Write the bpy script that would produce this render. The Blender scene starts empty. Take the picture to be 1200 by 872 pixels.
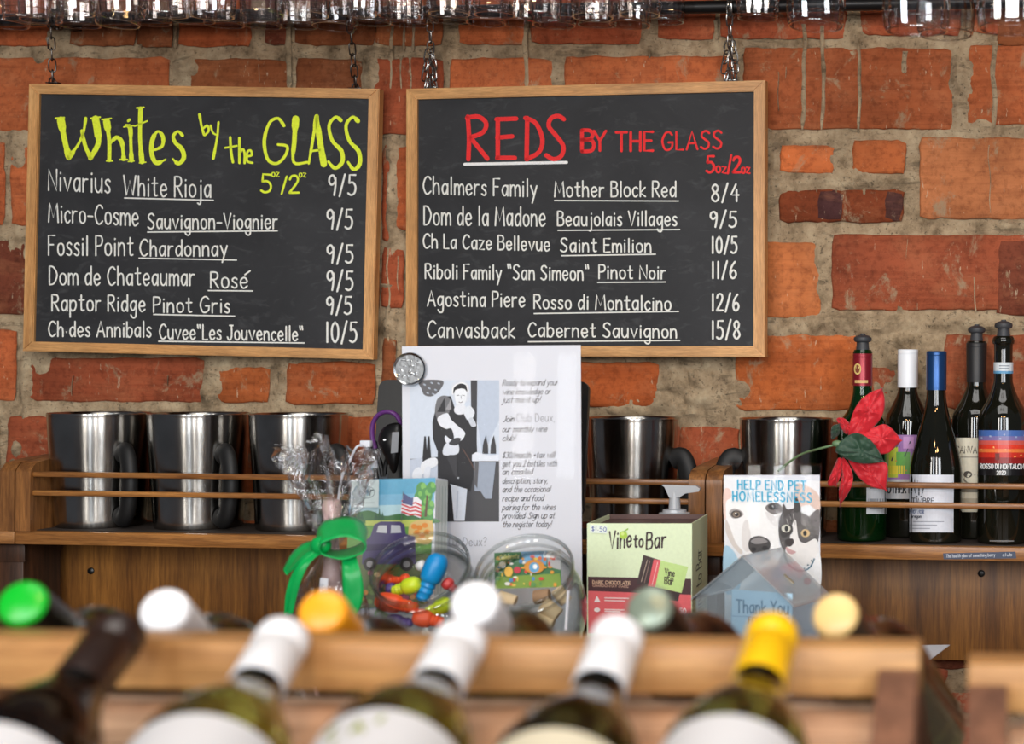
import bpy, bmesh, math, random
from mathutils import Vector, Matrix, noise
R = math.radians
PI = math.pi
sc = bpy.context.scene
COL = sc.collection
random.seed(7)

# ------------------------------------------------------------------ camera
F, CX, CY = 1840.0, 1120.0, 430.0          # focal length and principal point for a 1200 x 872 frame
YAW, ROLL = 0.100, 0.0050
CAMZ = 1.50
_r = Vector((math.cos(YAW), math.sin(YAW), 0)); _d = Vector((-math.sin(YAW), math.cos(YAW), 0)); _u = Vector((0, 0, 1))
CR = _r * math.cos(ROLL) + _u * math.sin(ROLL)
CU = _u * math.cos(ROLL) - _r * math.sin(ROLL)
CD = _d
CP = Vector((0, 0, CAMZ))
cam_d = bpy.data.cameras.new('camera'); cam = bpy.data.objects.new('camera', cam_d); COL.objects.link(cam)
cam_d.sensor_fit = 'HORIZONTAL'; cam_d.sensor_width = 36; cam_d.lens = F * 36 / 1200
cam_d.shift_x = -(CX - 600) / 1200; cam_d.shift_y = (CY - 436) / 1200
cam_d.clip_start = 0.02
cam_d.dof.use_dof = True; cam_d.dof.focus_distance = 2.26; cam_d.dof.aperture_fstop = 5.2
m = Matrix.Identity(4)
for i in range(3):
    m[i][0] = CR[i]; m[i][1] = CU[i]; m[i][2] = -CD[i]; m[i][3] = CP[i]
cam.matrix_world = m
sc.camera = cam

# ------------------------------------------------------------------ world, light, exposure
sc.view_settings.view_transform = 'Standard'; sc.view_settings.look = 'None'
sc.view_settings.gamma = 1; sc.view_settings.use_curve_mapping = False
sc.view_settings.exposure = -0.2
sc.cycles.caustics_reflective = False; sc.cycles.caustics_refractive = False; sc.cycles.transparent_max_bounces = 40; sc.cycles.max_bounces = 16; sc.cycles.transmission_bounces = 14
W = bpy.data.worlds.new('world'); sc.world = W; W.use_nodes = True
bg = W.node_tree.nodes['Background']; bg.inputs[0].default_value = (0.80, 0.86, 1.0, 1); bg.inputs[1].default_value = 0.11

def area(name, loc, target, w, h, power, col):
    l = bpy.data.lights.new(name, 'AREA'); l.shape = 'RECTANGLE'; l.size = w; l.size_y = h; l.energy = power; l.color = col
    o = bpy.data.objects.new(name, l); COL.objects.link(o); o.location = loc
    o.rotation_euler = (Vector(target) - Vector(loc)).to_track_quat('-Z', 'Y').to_euler()
    return o
area('window_light_far_left', (-1.55, -2.7, 2.2), (-1.0, 2.3, 1.4), 0.50, 1.9, 62, (1.0, 0.95, 0.88))
area('window_light_left', (-0.55, -2.7, 2.2), (-0.6, 2.3, 1.4), 0.42, 1.9, 58, (0.86, 0.93, 1.0))
area('window_light_middle', (0.55, -2.7, 2.2), (-0.4, 2.3, 1.4), 0.42, 1.9, 62, (1.0, 0.96, 0.92))
area('window_light_right', (1.75, -2.5, 2.2), (-0.1, 2.3, 1.5), 0.9, 1.9, 104, (0.92, 0.96, 1.0))
area('ceiling_light', (-0.2, 0.75, 3.3), (-0.35, 1.9, 1.2), 1.8, 1.0, 30, (1.0, 0.98, 0.94))
def bulb(loc, e, r=0.032):
    l = bpy.data.lights.new('bulb_light', 'POINT'); l.energy = e; l.color = (1.0, 0.55, 0.22); l.shadow_soft_size = r
    o = bpy.data.objects.new('bulb_light', l); COL.objects.link(o); o.location = loc
for b in ((0.30, 0.25, 2.30), (-0.30, 0.30, 2.35), (0.05, -0.5, 2.6)):
    bulb(b, 10.0)

# ------------------------------------------------------------------ pixel <-> place
def ray(px, py):
    return CD + CR * ((px - CX) / F) + CU * ((CY - py) / F)
def P(px, py, y):                 # on the plane y = const (parallel to the brick wall)
    d = ray(px, py); return CP + d * (y / d.y)
def PD(px, py, dep):              # at a camera depth
    return CP + ray(px, py) * dep
def PZ(px, py, z):                # on a level plane
    d = ray(px, py); return CP + d * ((z - CAMZ) / d.z)

class Frame:
    """A flat board in space: origin (top left), u axis right, v axis down, n towards the viewer."""
    def __init__(s, o, ux, vx):
        s.o = Vector(o); s.u = Vector(ux).normalized()
        v = Vector(vx); v = (v - s.u * v.dot(s.u)).normalized(); s.v = v
        s.n = s.u.cross(v); s.n = -s.n if s.n.dot(CP - s.o) < 0 else s.n
    def px(s, px, py):
        d = ray(px, py); t = (s.o - CP).dot(s.n) / d.dot(s.n); p = CP + d * t - s.o
        return (p.dot(s.u), p.dot(s.v))
    def at(s, u, v, h=0.0):
        return s.o + s.u * u + s.v * v + s.n * h
    def matrix(s):                # local x = u, local z = -v, local -y = n
        m = Matrix.Identity(4); z = -s.v; y = z.cross(s.u)
        for i in range(3):
            m[i][0] = s.u[i]; m[i][1] = y[i]; m[i][2] = z[i]; m[i][3] = s.o[i]
        return m

# ------------------------------------------------------------------ colour and materials
def lin(c):
    def f(v):
        v = v / 255.0
        return v / 12.92 if v <= 0.04045 else ((v + 0.055) / 1.055) ** 2.4
    return (f(c[0]), f(c[1]), f(c[2]), 1.0)

class NT:
    def __init__(s, name):
        s.m = bpy.data.materials.new(name); s.m.use_nodes = True; s.t = s.m.node_tree
        s.b = s.t.nodes['Principled BSDF']; s.out = s.t.nodes['Material Output']
    def n(s, kind, **kw):
        nd = s.t.nodes.new(kind)
        for k, v in kw.items():
            if k.startswith('i_'):
                nd.inputs[k[2:].replace('_', ' ')].default_value = v
            else: setattr(nd, k, v)
        return nd
    def l(s, a, b): s.t.links.new(a, b)
    def coords(s, scale=(1, 1, 1), kind='Object', rot=(0, 0, 0)):
        tc = s.n('ShaderNodeTexCoord'); mp = s.n('ShaderNodeMapping')
        mp.inputs['Scale'].default_value = scale; mp.inputs['Rotation'].default_value = rot
        s.l(tc.outputs[kind], mp.inputs['Vector']); return mp.outputs[0]
    def noise(s, vec, scale, detail=4, rough=.55, dist=0):
        nd = s.n('ShaderNodeTexNoise'); nd.inputs['Scale'].default_value = scale; nd.inputs['Detail'].default_value = detail
        nd.inputs['Roughness'].default_value = rough; nd.inputs['Distortion'].default_value = dist
        if vec is not None: s.l(vec, nd.inputs['Vector'])
        return nd.outputs['Fac']
    def ramp(s, fac, stops):
        r = s.n('ShaderNodeValToRGB'); e = r.color_ramp.elements
        while len(e) < len(stops): e.new(0.5)
        for i, (p, c) in enumerate(stops):
            e[i].position = p; e[i].color = c if len(c) == 4 else (*c, 1)
        s.l(fac, r.inputs[0]); return r.outputs[0]
    def mix(s, fac, a, b, mode='MIX'):
        mx = s.n('ShaderNodeMix', data_type='RGBA', blend_type=mode)
        for sock, v in ((mx.inputs[0], fac), (mx.inputs[6], a), (mx.inputs[7], b)):
            if hasattr(v, 'links'): s.l(v, sock)
            else: sock.default_value = v
        return mx.outputs[2]
    def bump(s, h, strength=.3, dist=.002):
        b = s.n('ShaderNodeBump'); b.inputs['Strength'].default_value = strength; b.inputs['Distance'].default_value = dist
        s.l(h, b.inputs['Height']); s.l(b.outputs[0], s.b.inputs['Normal'])
    def set(s, **kw):
        for k, v in kw.items():
            sock = s.b.inputs[k.replace('_', ' ')]
            if hasattr(v, 'links'): s.l(v, sock)
            else: sock.default_value = v
        return s.m

def plain(name, c, rough=.5, metal=0.0, var=.10, scale=30, bump=0.0, **kw):
    t = NT(name); v = t.coords(); f = t.noise(v, scale, 3)
    c = lin(c); a = tuple(x * (1 - var) for x in c[:3]) + (1,); b = tuple(min(1, x * (1 + var)) for x in c[:3]) + (1,)
    t.set(Base_Color=t.mix(f, a, b), Roughness=rough, Metallic=metal, **kw)
    if bump: t.bump(t.noise(v, scale * 6, 4), bump, .001)
    return t.m

def wood(name, light, dark, axis='x', scale=9, rough=.45, fine=.5, coat=.0, fig=.3):
    t = NT(name); s = {'x': (0.06, 1, 1), 'y': (1, 0.06, 1), 'z': (1, 1, 0.06)}[axis]
    v = t.coords(tuple(q * scale for q in s))
    a = t.noise(v, 3.4, 7, .62, .8); b = t.noise(v, 24, 4, .65); c = t.noise(t.coords(), 6, 3); k = t.noise(v, 75, 2, .6)
    f1 = t.ramp(a, [(.36, lin(dark)), (.64, lin(light))])
    pores = t.ramp(b, [(.40, (.42, .36, .30)), (.54, (1, 1, 1))])
    col = t.mix(fine, f1, pores, 'MULTIPLY')
    col = t.mix(.5, col, t.ramp(k, [(.36, (.55, .50, .45)), (.60, (1.0, 1.0, 1.0))]), 'MULTIPLY')
    col = t.mix(1.0, col, t.ramp(c, [(.3, (1 - fig, 1 - fig, 1 - fig)), (.7, (1, 1, 1))]), 'MULTIPLY')
    t.set(Base_Color=col, Roughness=rough, Coat_Weight=coat, Coat_Roughness=.2)
    t.bump(b, .25, .0006); return t.m

def thin_glass(name, tint=(1, 1, 1), edge=(.55, .58, .58), rough=.02, ior=1.45, refl=1.0, crinkle=0.0, pw=3.0, haze=0.0):
    """Thin clear plastic or glass: sees through, reflects by Fresnel, tinted where looked through edge on."""
    t = NT(name); t.t.nodes.remove(t.b)
    lw = t.n('ShaderNodeLayerWeight'); lw.inputs[0].default_value = .5
    nz = t.noise(t.coords(), 40, 2)
    def math_(op, x, y):
        k = t.n('ShaderNodeMath', operation=op)
        for i, q in enumerate((x, y)):
            if hasattr(q, 'links'): t.l(q, k.inputs[i])
            else: k.inputs[i].default_value = q
        return k.outputs[0]
    tr = t.n('ShaderNodeBsdfTransparent'); gl = t.n('ShaderNodeBsdfGlossy'); gl.inputs['Roughness'].default_value = rough
    c = t.mix(math_('POWER', lw.outputs['Facing'], pw), (*tint, 1), (*edge, 1)); t.l(c, tr.inputs[0])
    if crinkle:
        bp = t.n('ShaderNodeBump'); bp.inputs['Strength'].default_value = crinkle; bp.inputs['Distance'].default_value = .004
        t.l(t.noise(t.coords(), 70, 3, .6, 1.0), bp.inputs['Height']); t.l(bp.outputs[0], gl.inputs['Normal']); t.l(bp.outputs[0], lw.inputs['Normal'])
    r0 = ((ior - 1) / (ior + 1)) ** 2                       # Schlick's Fresnel, the same from both sides of the sheet
    fr = math_('ADD', math_('MULTIPLY', math_('POWER', lw.outputs['Facing'], 5.0), 1 - r0), r0)
    rr = t.n('ShaderNodeMapRange'); rr.inputs[3].default_value = .85 * refl; rr.inputs[4].default_value = 1.15 * refl; t.l(nz, rr.inputs[0])
    f2 = t.n('ShaderNodeMath', operation='MULTIPLY', use_clamp=True); t.l(fr, f2.inputs[0]); t.l(rr.outputs[0], f2.inputs[1])
    thru = tr.outputs[0]
    if haze:
        df = t.n('ShaderNodeBsdfDiffuse'); df.inputs[0].default_value = (.80, .84, .87, 1); hm = t.n('ShaderNodeMixShader'); hm.inputs[0].default_value = haze
        t.l(tr.outputs[0], hm.inputs[1]); t.l(df.outputs[0], hm.inputs[2]); thru = hm.outputs[0]
    mx = t.n('ShaderNodeMixShader'); t.l(f2.outputs[0], mx.inputs[0]); t.l(thru, mx.inputs[1]); t.l(gl.outputs[0], mx.inputs[2])
    t.l(mx.outputs[0], t.out.inputs[0]); return t.m

def glass(name, c, ior=1.4, rough=.02):
    t = NT(name); f = t.noise(t.coords(), 25, 2)
    a = tuple(x * .9 for x in c) + (1,); b = tuple(min(1, x * 1.1) for x in c) + (1,)
    return t.set(Base_Color=t.mix(f, a, b), Roughness=rough, Transmission_Weight=1.0, IOR=ior)

def ink(name, rough=.5, coat=0.0):
    t = NT(name); at = t.n('ShaderNodeVertexColor', layer_name='Col')
    f = t.noise(t.coords(), 220, 2); v = t.ramp(f, [(.3, (.93, .93, .93)), (.7, (1, 1, 1))])
    return t.set(Base_Color=t.mix(1.0, at.outputs[0], v, 'MULTIPLY'), Roughness=rough, Coat_Weight=coat)

M = {}
M['print'] = ink('printed_paper', .5); M['gloss_print'] = ink('glossy_print', .28, .2)
M['steel'] = None
M['oak'] = wood('oak_shelf_wood', (184, 126, 66), (124, 76, 36), 'x', 11, .42, .45, .15)
M['oak_v'] = wood('oak_upright_wood', (164, 110, 58), (104, 64, 32), 'z', 11, .42, .5, .15)
M['oak_dark'] = wood('dark_oak_wood', (92, 58, 36), (50, 31, 20), 'z', 11, .5, .5)
M['ply'] = wood('oak_plywood', (168, 112, 48), (116, 72, 26), 'z', 7, .5, .5)
M['pine'] = wood('pine_frame_wood', (236, 182, 118), (204, 146, 86), 'x', 14, .42, .3)
M['pine_v'] = wood('pine_frame_upright', (236, 182, 118), (204, 146, 86), 'z', 14, .42, .3)
M['rack'] = wood('rack_rail_wood', (208, 160, 100), (182, 130, 76), 'x', 6, .5, .35)
M['rack_panel'] = wood('rack_panel_wood', (232, 194, 160), (206, 164, 132), 'x', 5, .6, .4)
M['rack_end'] = wood('rack_end_wood', (150, 104, 78), (108, 72, 54), 'z', 5, .6, .45)
M['pump'] = plain('translucent_pump_plastic', (196, 200, 206), .25, var=.03, Transmission_Weight=.35)
M['acrylic'] = thin_glass('clear_acrylic', (.985, .985, .985), (.80, .82, .84), .02, 1.3, .7)
M['cover'] = thin_glass('matt_plastic_cover', (.985, .985, .985), (.9, .9, .9), .06, 1.25, .5)
M['cup'] = thin_glass('clear_ribbed_plastic', (.97, .95, .94), (.20, .17, .17), .05, 1.5, 2.6, 0, 1.7)
M['jar'] = thin_glass('jar_glass', (.975, .985, .98), (.24, .28, .27), .01, 1.5, 1.3, 0, 2.2)
M['cello'] = thin_glass('crinkled_cellophane', (.96, .96, .97), (.84, .84, .86), .06, 1.5, 3.0, 1.0)
M['blue_acrylic'] = thin_glass('pale_blue_acrylic', (.90, .95, .975), (.58, .70, .78), .04, 1.4, 1.0, haze=.10)
M['black'] = plain('black_plastic', (9, 9, 10), .36, bump=.05)
M['rubber'] = plain('grey_black_rubber', (52, 54, 58), .55)
M['pipe'] = plain('black_steel_pipe', (34, 34, 35), .38, .6)
M['chain'] = plain('galvanised_chain_steel', (150, 150, 148), .32, 1.0)
M['chain_dark'] = plain('dull_chain_steel', (92, 88, 84), .38, 1.0)
M['paper'] = plain('white_paper', (214, 217, 226), .6, var=.02)
M['white'] = plain('white_capsule_metal', (226, 230, 236), .42, var=.03)
M['purple'] = plain('purple_plastic', (92, 48, 112), .35)

def steel():
    t = NT('scuffed_stainless_steel'); v = t.coords((1, 1, .03)); a = t.noise(v, 260, 3, .6)
    v2 = t.coords(); sp = t.noise(v2, 160, 5, .7); big = t.noise(v2, 14, 3)
    col = t.ramp(big, [(.3, lin((150, 147, 142))), (.7, lin((186, 183, 178)))])
    spots = t.ramp(sp, [(.60, (0, 0, 0)), (.70, (1, 1, 1))])
    col = t.mix(spots, col, lin((182, 180, 176)))
    rg = t.ramp(a, [(.3, (.17, .17, .17)), (.7, (.27, .27, .27))])
    tg = t.n('ShaderNodeTangent', direction_type='RADIAL', axis='Z'); t.l(tg.outputs[0], t.b.inputs['Tangent'])
    t.set(Base_Color=col, Metallic=1.0, Roughness=rg, Anisotropic=.85, Anisotropic_Rotation=.25); t.bump(sp, .06, .0004); return t.m
M['steel'] = steel()

# ------------------------------------------------------------------ objects
def tag(o, label=None, cat=None, group=None, kind=None):
    if label: o['label'] = label
    if cat: o['category'] = cat
    if group: o['group'] = group
    if kind: o['kind'] = kind
    return o
def thing(name, label, cat, mat=None, group=None):
    o = bpy.data.objects.new(name, None); COL.objects.link(o); o.empty_display_size = .03
    if mat is not None: o.matrix_world = mat if isinstance(mat, Matrix) else Matrix.Translation(Vector(mat))
    return tag(o, label, cat, group)
def obj(name, bm, mt, parent=None, smooth=40, mat=None):
    me = bpy.data.meshes.new(name)
    if isinstance(bm, bmesh.types.BMesh):
        bmesh.ops.recalc_face_normals(bm, faces=bm.faces)
        bm.to_mesh(me); bm.free()
    for x in (mt if isinstance(mt, (list, tuple)) else [mt]): me.materials.append(x)
    if smooth:
        for p in me.polygons: p.use_smooth = True
        me.set_sharp_from_angle(angle=R(smooth))
    o = bpy.data.objects.new(name, me); COL.objects.link(o)
    if parent: o.parent = parent
    if mat is not None: o.matrix_world = mat
    return o
class BM:
    """A small mesh builder; every shape it adds goes into one mesh."""
    def __init__(s): s.b = bmesh.new()
    def box(s, lo, hi, bev=0.0, rot=None):
        lo, hi = Vector(lo), Vector(hi); c = (lo + hi) / 2; d = hi - lo
        mt = Matrix.Translation(c) @ (rot or Matrix.Identity(4)) @ Matrix.Diagonal((*d, 1))
        t = bmesh.new(); bmesh.ops.create_cube(t, size=1, matrix=mt)
        if bev: bmesh.ops.bevel(t, geom=list(t.edges), offset=bev, segments=2, affect='EDGES', profile=.5)
        s.join(t); return s
    def join(s, t):
        me = bpy.data.meshes.new('t'); t.to_mesh(me); t.free(); s.b.from_mesh(me); bpy.data.meshes.remove(me)
    def hexa(s, pts):     # 8 corners: bottom ring then top ring
        v = [s.b.verts.new(p) for p in pts]
        for f in ((0, 1, 2, 3), (4, 5, 6, 7), (0, 1, 5, 4), (1, 2, 6, 5), (2, 3, 7, 6), (3, 0, 4, 7)):
            s.b.faces.new([v[i] for i in f])
        return s
    def lathe(s, prof, seg=32, mt=None, sx=1, sy=1):
        mt = mt or Matrix.Identity(4); rings = []
        for r, z in prof:
            if r < 1e-6: rings.append([s.b.verts.new(mt @ Vector((0, 0, z)))])
            else: rings.append([s.b.verts.new(mt @ Vector((r * sx * math.cos(2 * PI * i / seg), r * sy * math.sin(2 * PI * i / seg), z))) for i in range(seg)])
        for a, b in zip(rings, rings[1:]):
            for i in range(seg):
                j = (i + 1) % seg
                if len(a) == 1 and len(b) == 1: break
                if len(a) == 1: s.b.faces.new((a[0], b[i], b[j]))
                elif len(b) == 1: s.b.faces.new((a[i], a[j], b[0]))
                else: s.b.faces.new((a[i], a[j], b[j], b[i]))
        return s
    def tube(s, pts, r, seg=10, caps=True, closed=False):
        pts = [Vector(p) for p in pts]; n = len(pts); rings = []
        up = Vector((0, 0, 1)); prev = None
        for i, p in enumerate(pts):
            a = pts[(i - 1) % n] if (i or closed) else p; b = pts[(i + 1) % n] if (i < n - 1 or closed) else p
            t = (b - a).normalized()
            if prev is None:
                x = t.cross(up);  x = t.cross(Vector((1, 0, 0))) if x.length < .05 else x
            else: x = prev - t * prev.dot(t)
            x.normalize(); prev = x; y = t.cross(x); rr = r[i] if isinstance(r, list) else r
            ra, rb = rr if isinstance(rr, tuple) else (rr, rr)
            rings.append([s.b.verts.new(p + x * ra * math.cos(2 * PI * k / seg) + y * rb * math.sin(2 * PI * k / seg)) for k in range(seg)])
        prs = list(zip(rings, rings[1:])) + ([(rings[-1], rings[0])] if closed else [])
        for a, b in prs:
            for k in range(seg): s.b.faces.new((a[k], a[(k + 1) % seg], b[(k + 1) % seg], b[k]))
        if caps and not closed:
            s.b.faces.new(rings[0]); s.b.faces.new(rings[-1])
        return s
    def prism(s, poly, fn, h0, h1):   # poly of (u, v); fn(u, v, h) -> point
        a = [s.b.verts.new(fn(u, v, h0)) for u, v in poly]; b = [s.b.verts.new(fn(u, v, h1)) for u, v in poly]
        s.b.faces.new(a); s.b.faces.new(b); n = len(poly)
        for i in range(n): s.b.faces.new((a[i], a[(i + 1) % n], b[(i + 1) % n], b[i]))
        return s
    def ball(s, c, r, sc3=(1, 1, 1), seg=16, rot=None):
        mt = Matrix.Translation(Vector(c)) @ (rot or Matrix.Identity(4)) @ Matrix.Diagonal((sc3[0] * r, sc3[1] * r, sc3[2] * r, 1))
        t = bmesh.new(); bmesh.ops.create_uvsphere(t, u_segments=seg, v_segments=max(6, seg // 2), radius=1, matrix=mt); s.join(t); return s
    def done(s, name, mt, parent=None, smooth=40, mat=None):
        b = s.b; bmesh.ops.recalc_face_normals(b, faces=b.faces)
        me = bpy.data.meshes.new(name); b.to_mesh(me); b.free()
        for x in (mt if isinstance(mt, (list, tuple)) else [mt]): me.materials.append(x)
        if smooth:
            for p in me.polygons: p.use_smooth = True
            me.set_sharp_from_angle(angle=R(smooth))
        o = bpy.data.objects.new(name, me); COL.objects.link(o)
        if parent: o.parent = parent
        if mat is not None: o.matrix_world = mat
        return o

def bez(pts, k=6, closed=False):       # Catmull-Rom through points
    pts = [tuple(p) for p in pts]; n = len(pts); out = []
    if n < 3: return pts
    rng = range(n if closed else n - 1)
    for i in rng:
        p0 = pts[(i - 1) % n] if (closed or i) else pts[i]; p1 = pts[i]; p2 = pts[(i + 1) % n]
        p3 = pts[(i + 2) % n] if (closed or i + 2 < n) else p2
        for j in range(k):
            t = j / k
            out.append(tuple(.5 * (2 * b + (c - a) * t + (2 * a - 5 * b + 4 * c - d) * t * t + (3 * b - a - 3 * c + d) * t ** 3) for a, b, c, d in zip(p0, p1, p2, p3)))
    if not closed: out.append(pts[-1])
    return out

class Art:
    """Flat print: coloured shapes in (u, v), each a hair above the one before, in one mesh."""
    def __init__(s, fn, step=.00004, base=.0002):
        s.fn = fn; s.v = []; s.f = []; s.c = []; s.step = step; s.h = base
    def poly(s, pts, c, smooth=False, up=True):
        if smooth: pts = bez(pts, 5, True)
        i = len(s.v); s.v += [s.fn(u, v, s.h) for u, v in pts]; s.f.append(list(range(i, i + len(pts)))); s.c.append(lin(c))
        if up: s.h += s.step
        return s
    def rect(s, u0, v0, u1, v1, c, up=True): return s.poly([(u0, v0), (u1, v0), (u1, v1), (u0, v1)], c, up=up)
    def grid(s, u0, v0, u1, v1, c, nu=24):   # for curved surfaces
        for k in range(nu):
            a = u0 + (u1 - u0) * k / nu; b = u0 + (u1 - u0) * (k + 1) / nu; s.rect(a, v0, b, v1, c, up=False)
        s.h += s.step; return s
    def oval(s, u, v, ru, rv, c, rot=0, n=20):
        ca, sa = math.cos(rot), math.sin(rot)
        return s.poly([(u + ru * math.cos(t) * ca - rv * math.sin(t) * sa, v + ru * math.cos(t) * sa + rv * math.sin(t) * ca) for t in [2 * PI * i / n for i in range(n)]], c)
    def line(s, pts, w, c, smooth=False, up=True, cap=True):
        if smooth: pts = bez(pts, 5)
        ws = w if isinstance(w, (list, tuple)) else None
        if ws is not None and len(ws) != len(pts):
            ws = [ws[min(len(ws) - 1, int(i * (len(ws) - 1) / max(1, len(pts) - 1) + .5))] for i in range(len(pts))]
        pl = [Vector((p[0], p[1])) for p in pts]; L = []; Rr = []; n = len(pl)
        for i, p in enumerate(pl):
            t = (pl[min(i + 1, n - 1)] - pl[max(i - 1, 0)])
            if t.length < 1e-9: t = Vector((1, 0))
            t.normalize(); q = Vector((-t.y, t.x)); hw = (ws[i] if ws else w) / 2
            L.append(p + q * hw); Rr.append(p - q * hw)
        for i in range(n - 1):
            k = len(s.v); s.v += [s.fn(*L[i], s.h), s.fn(*L[i + 1], s.h), s.fn(*Rr[i + 1], s.h), s.fn(*Rr[i], s.h)]
            s.f.append([k, k + 1, k + 2, k + 3]); s.c.append(lin(c))
        if cap:
            for i in (0, n - 1):
                hw = (ws[i] if ws else w) / 2
                k = len(s.v); s.v += [s.fn(pl[i].x + hw * math.cos(a * PI / 4), pl[i].y + hw * math.sin(a * PI / 4), s.h + 1e-6) for a in range(8)]
                s.f.append(list(range(k, k + 8))); s.c.append(lin(c))
        if up: s.h += s.step
        return s
    def done(s, name, mt, parent=None, imat=None):
        me = bpy.data.meshes.new(name); vs = [imat @ Vector(p) for p in s.v] if imat is not None else s.v
        me.from_pydata([tuple(p) for p in vs], [], s.f); at = me.color_attributes.new('Col', 'FLOAT_COLOR', 'CORNER')
        i = 0
        for f, c in zip(s.f, s.c):
            for _ in f: at.data[i].color = c; i += 1
        me.materials.append(mt); o = bpy.data.objects.new(name, me); COL.objects.link(o)
        if parent: o.parent = parent
        return o

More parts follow.
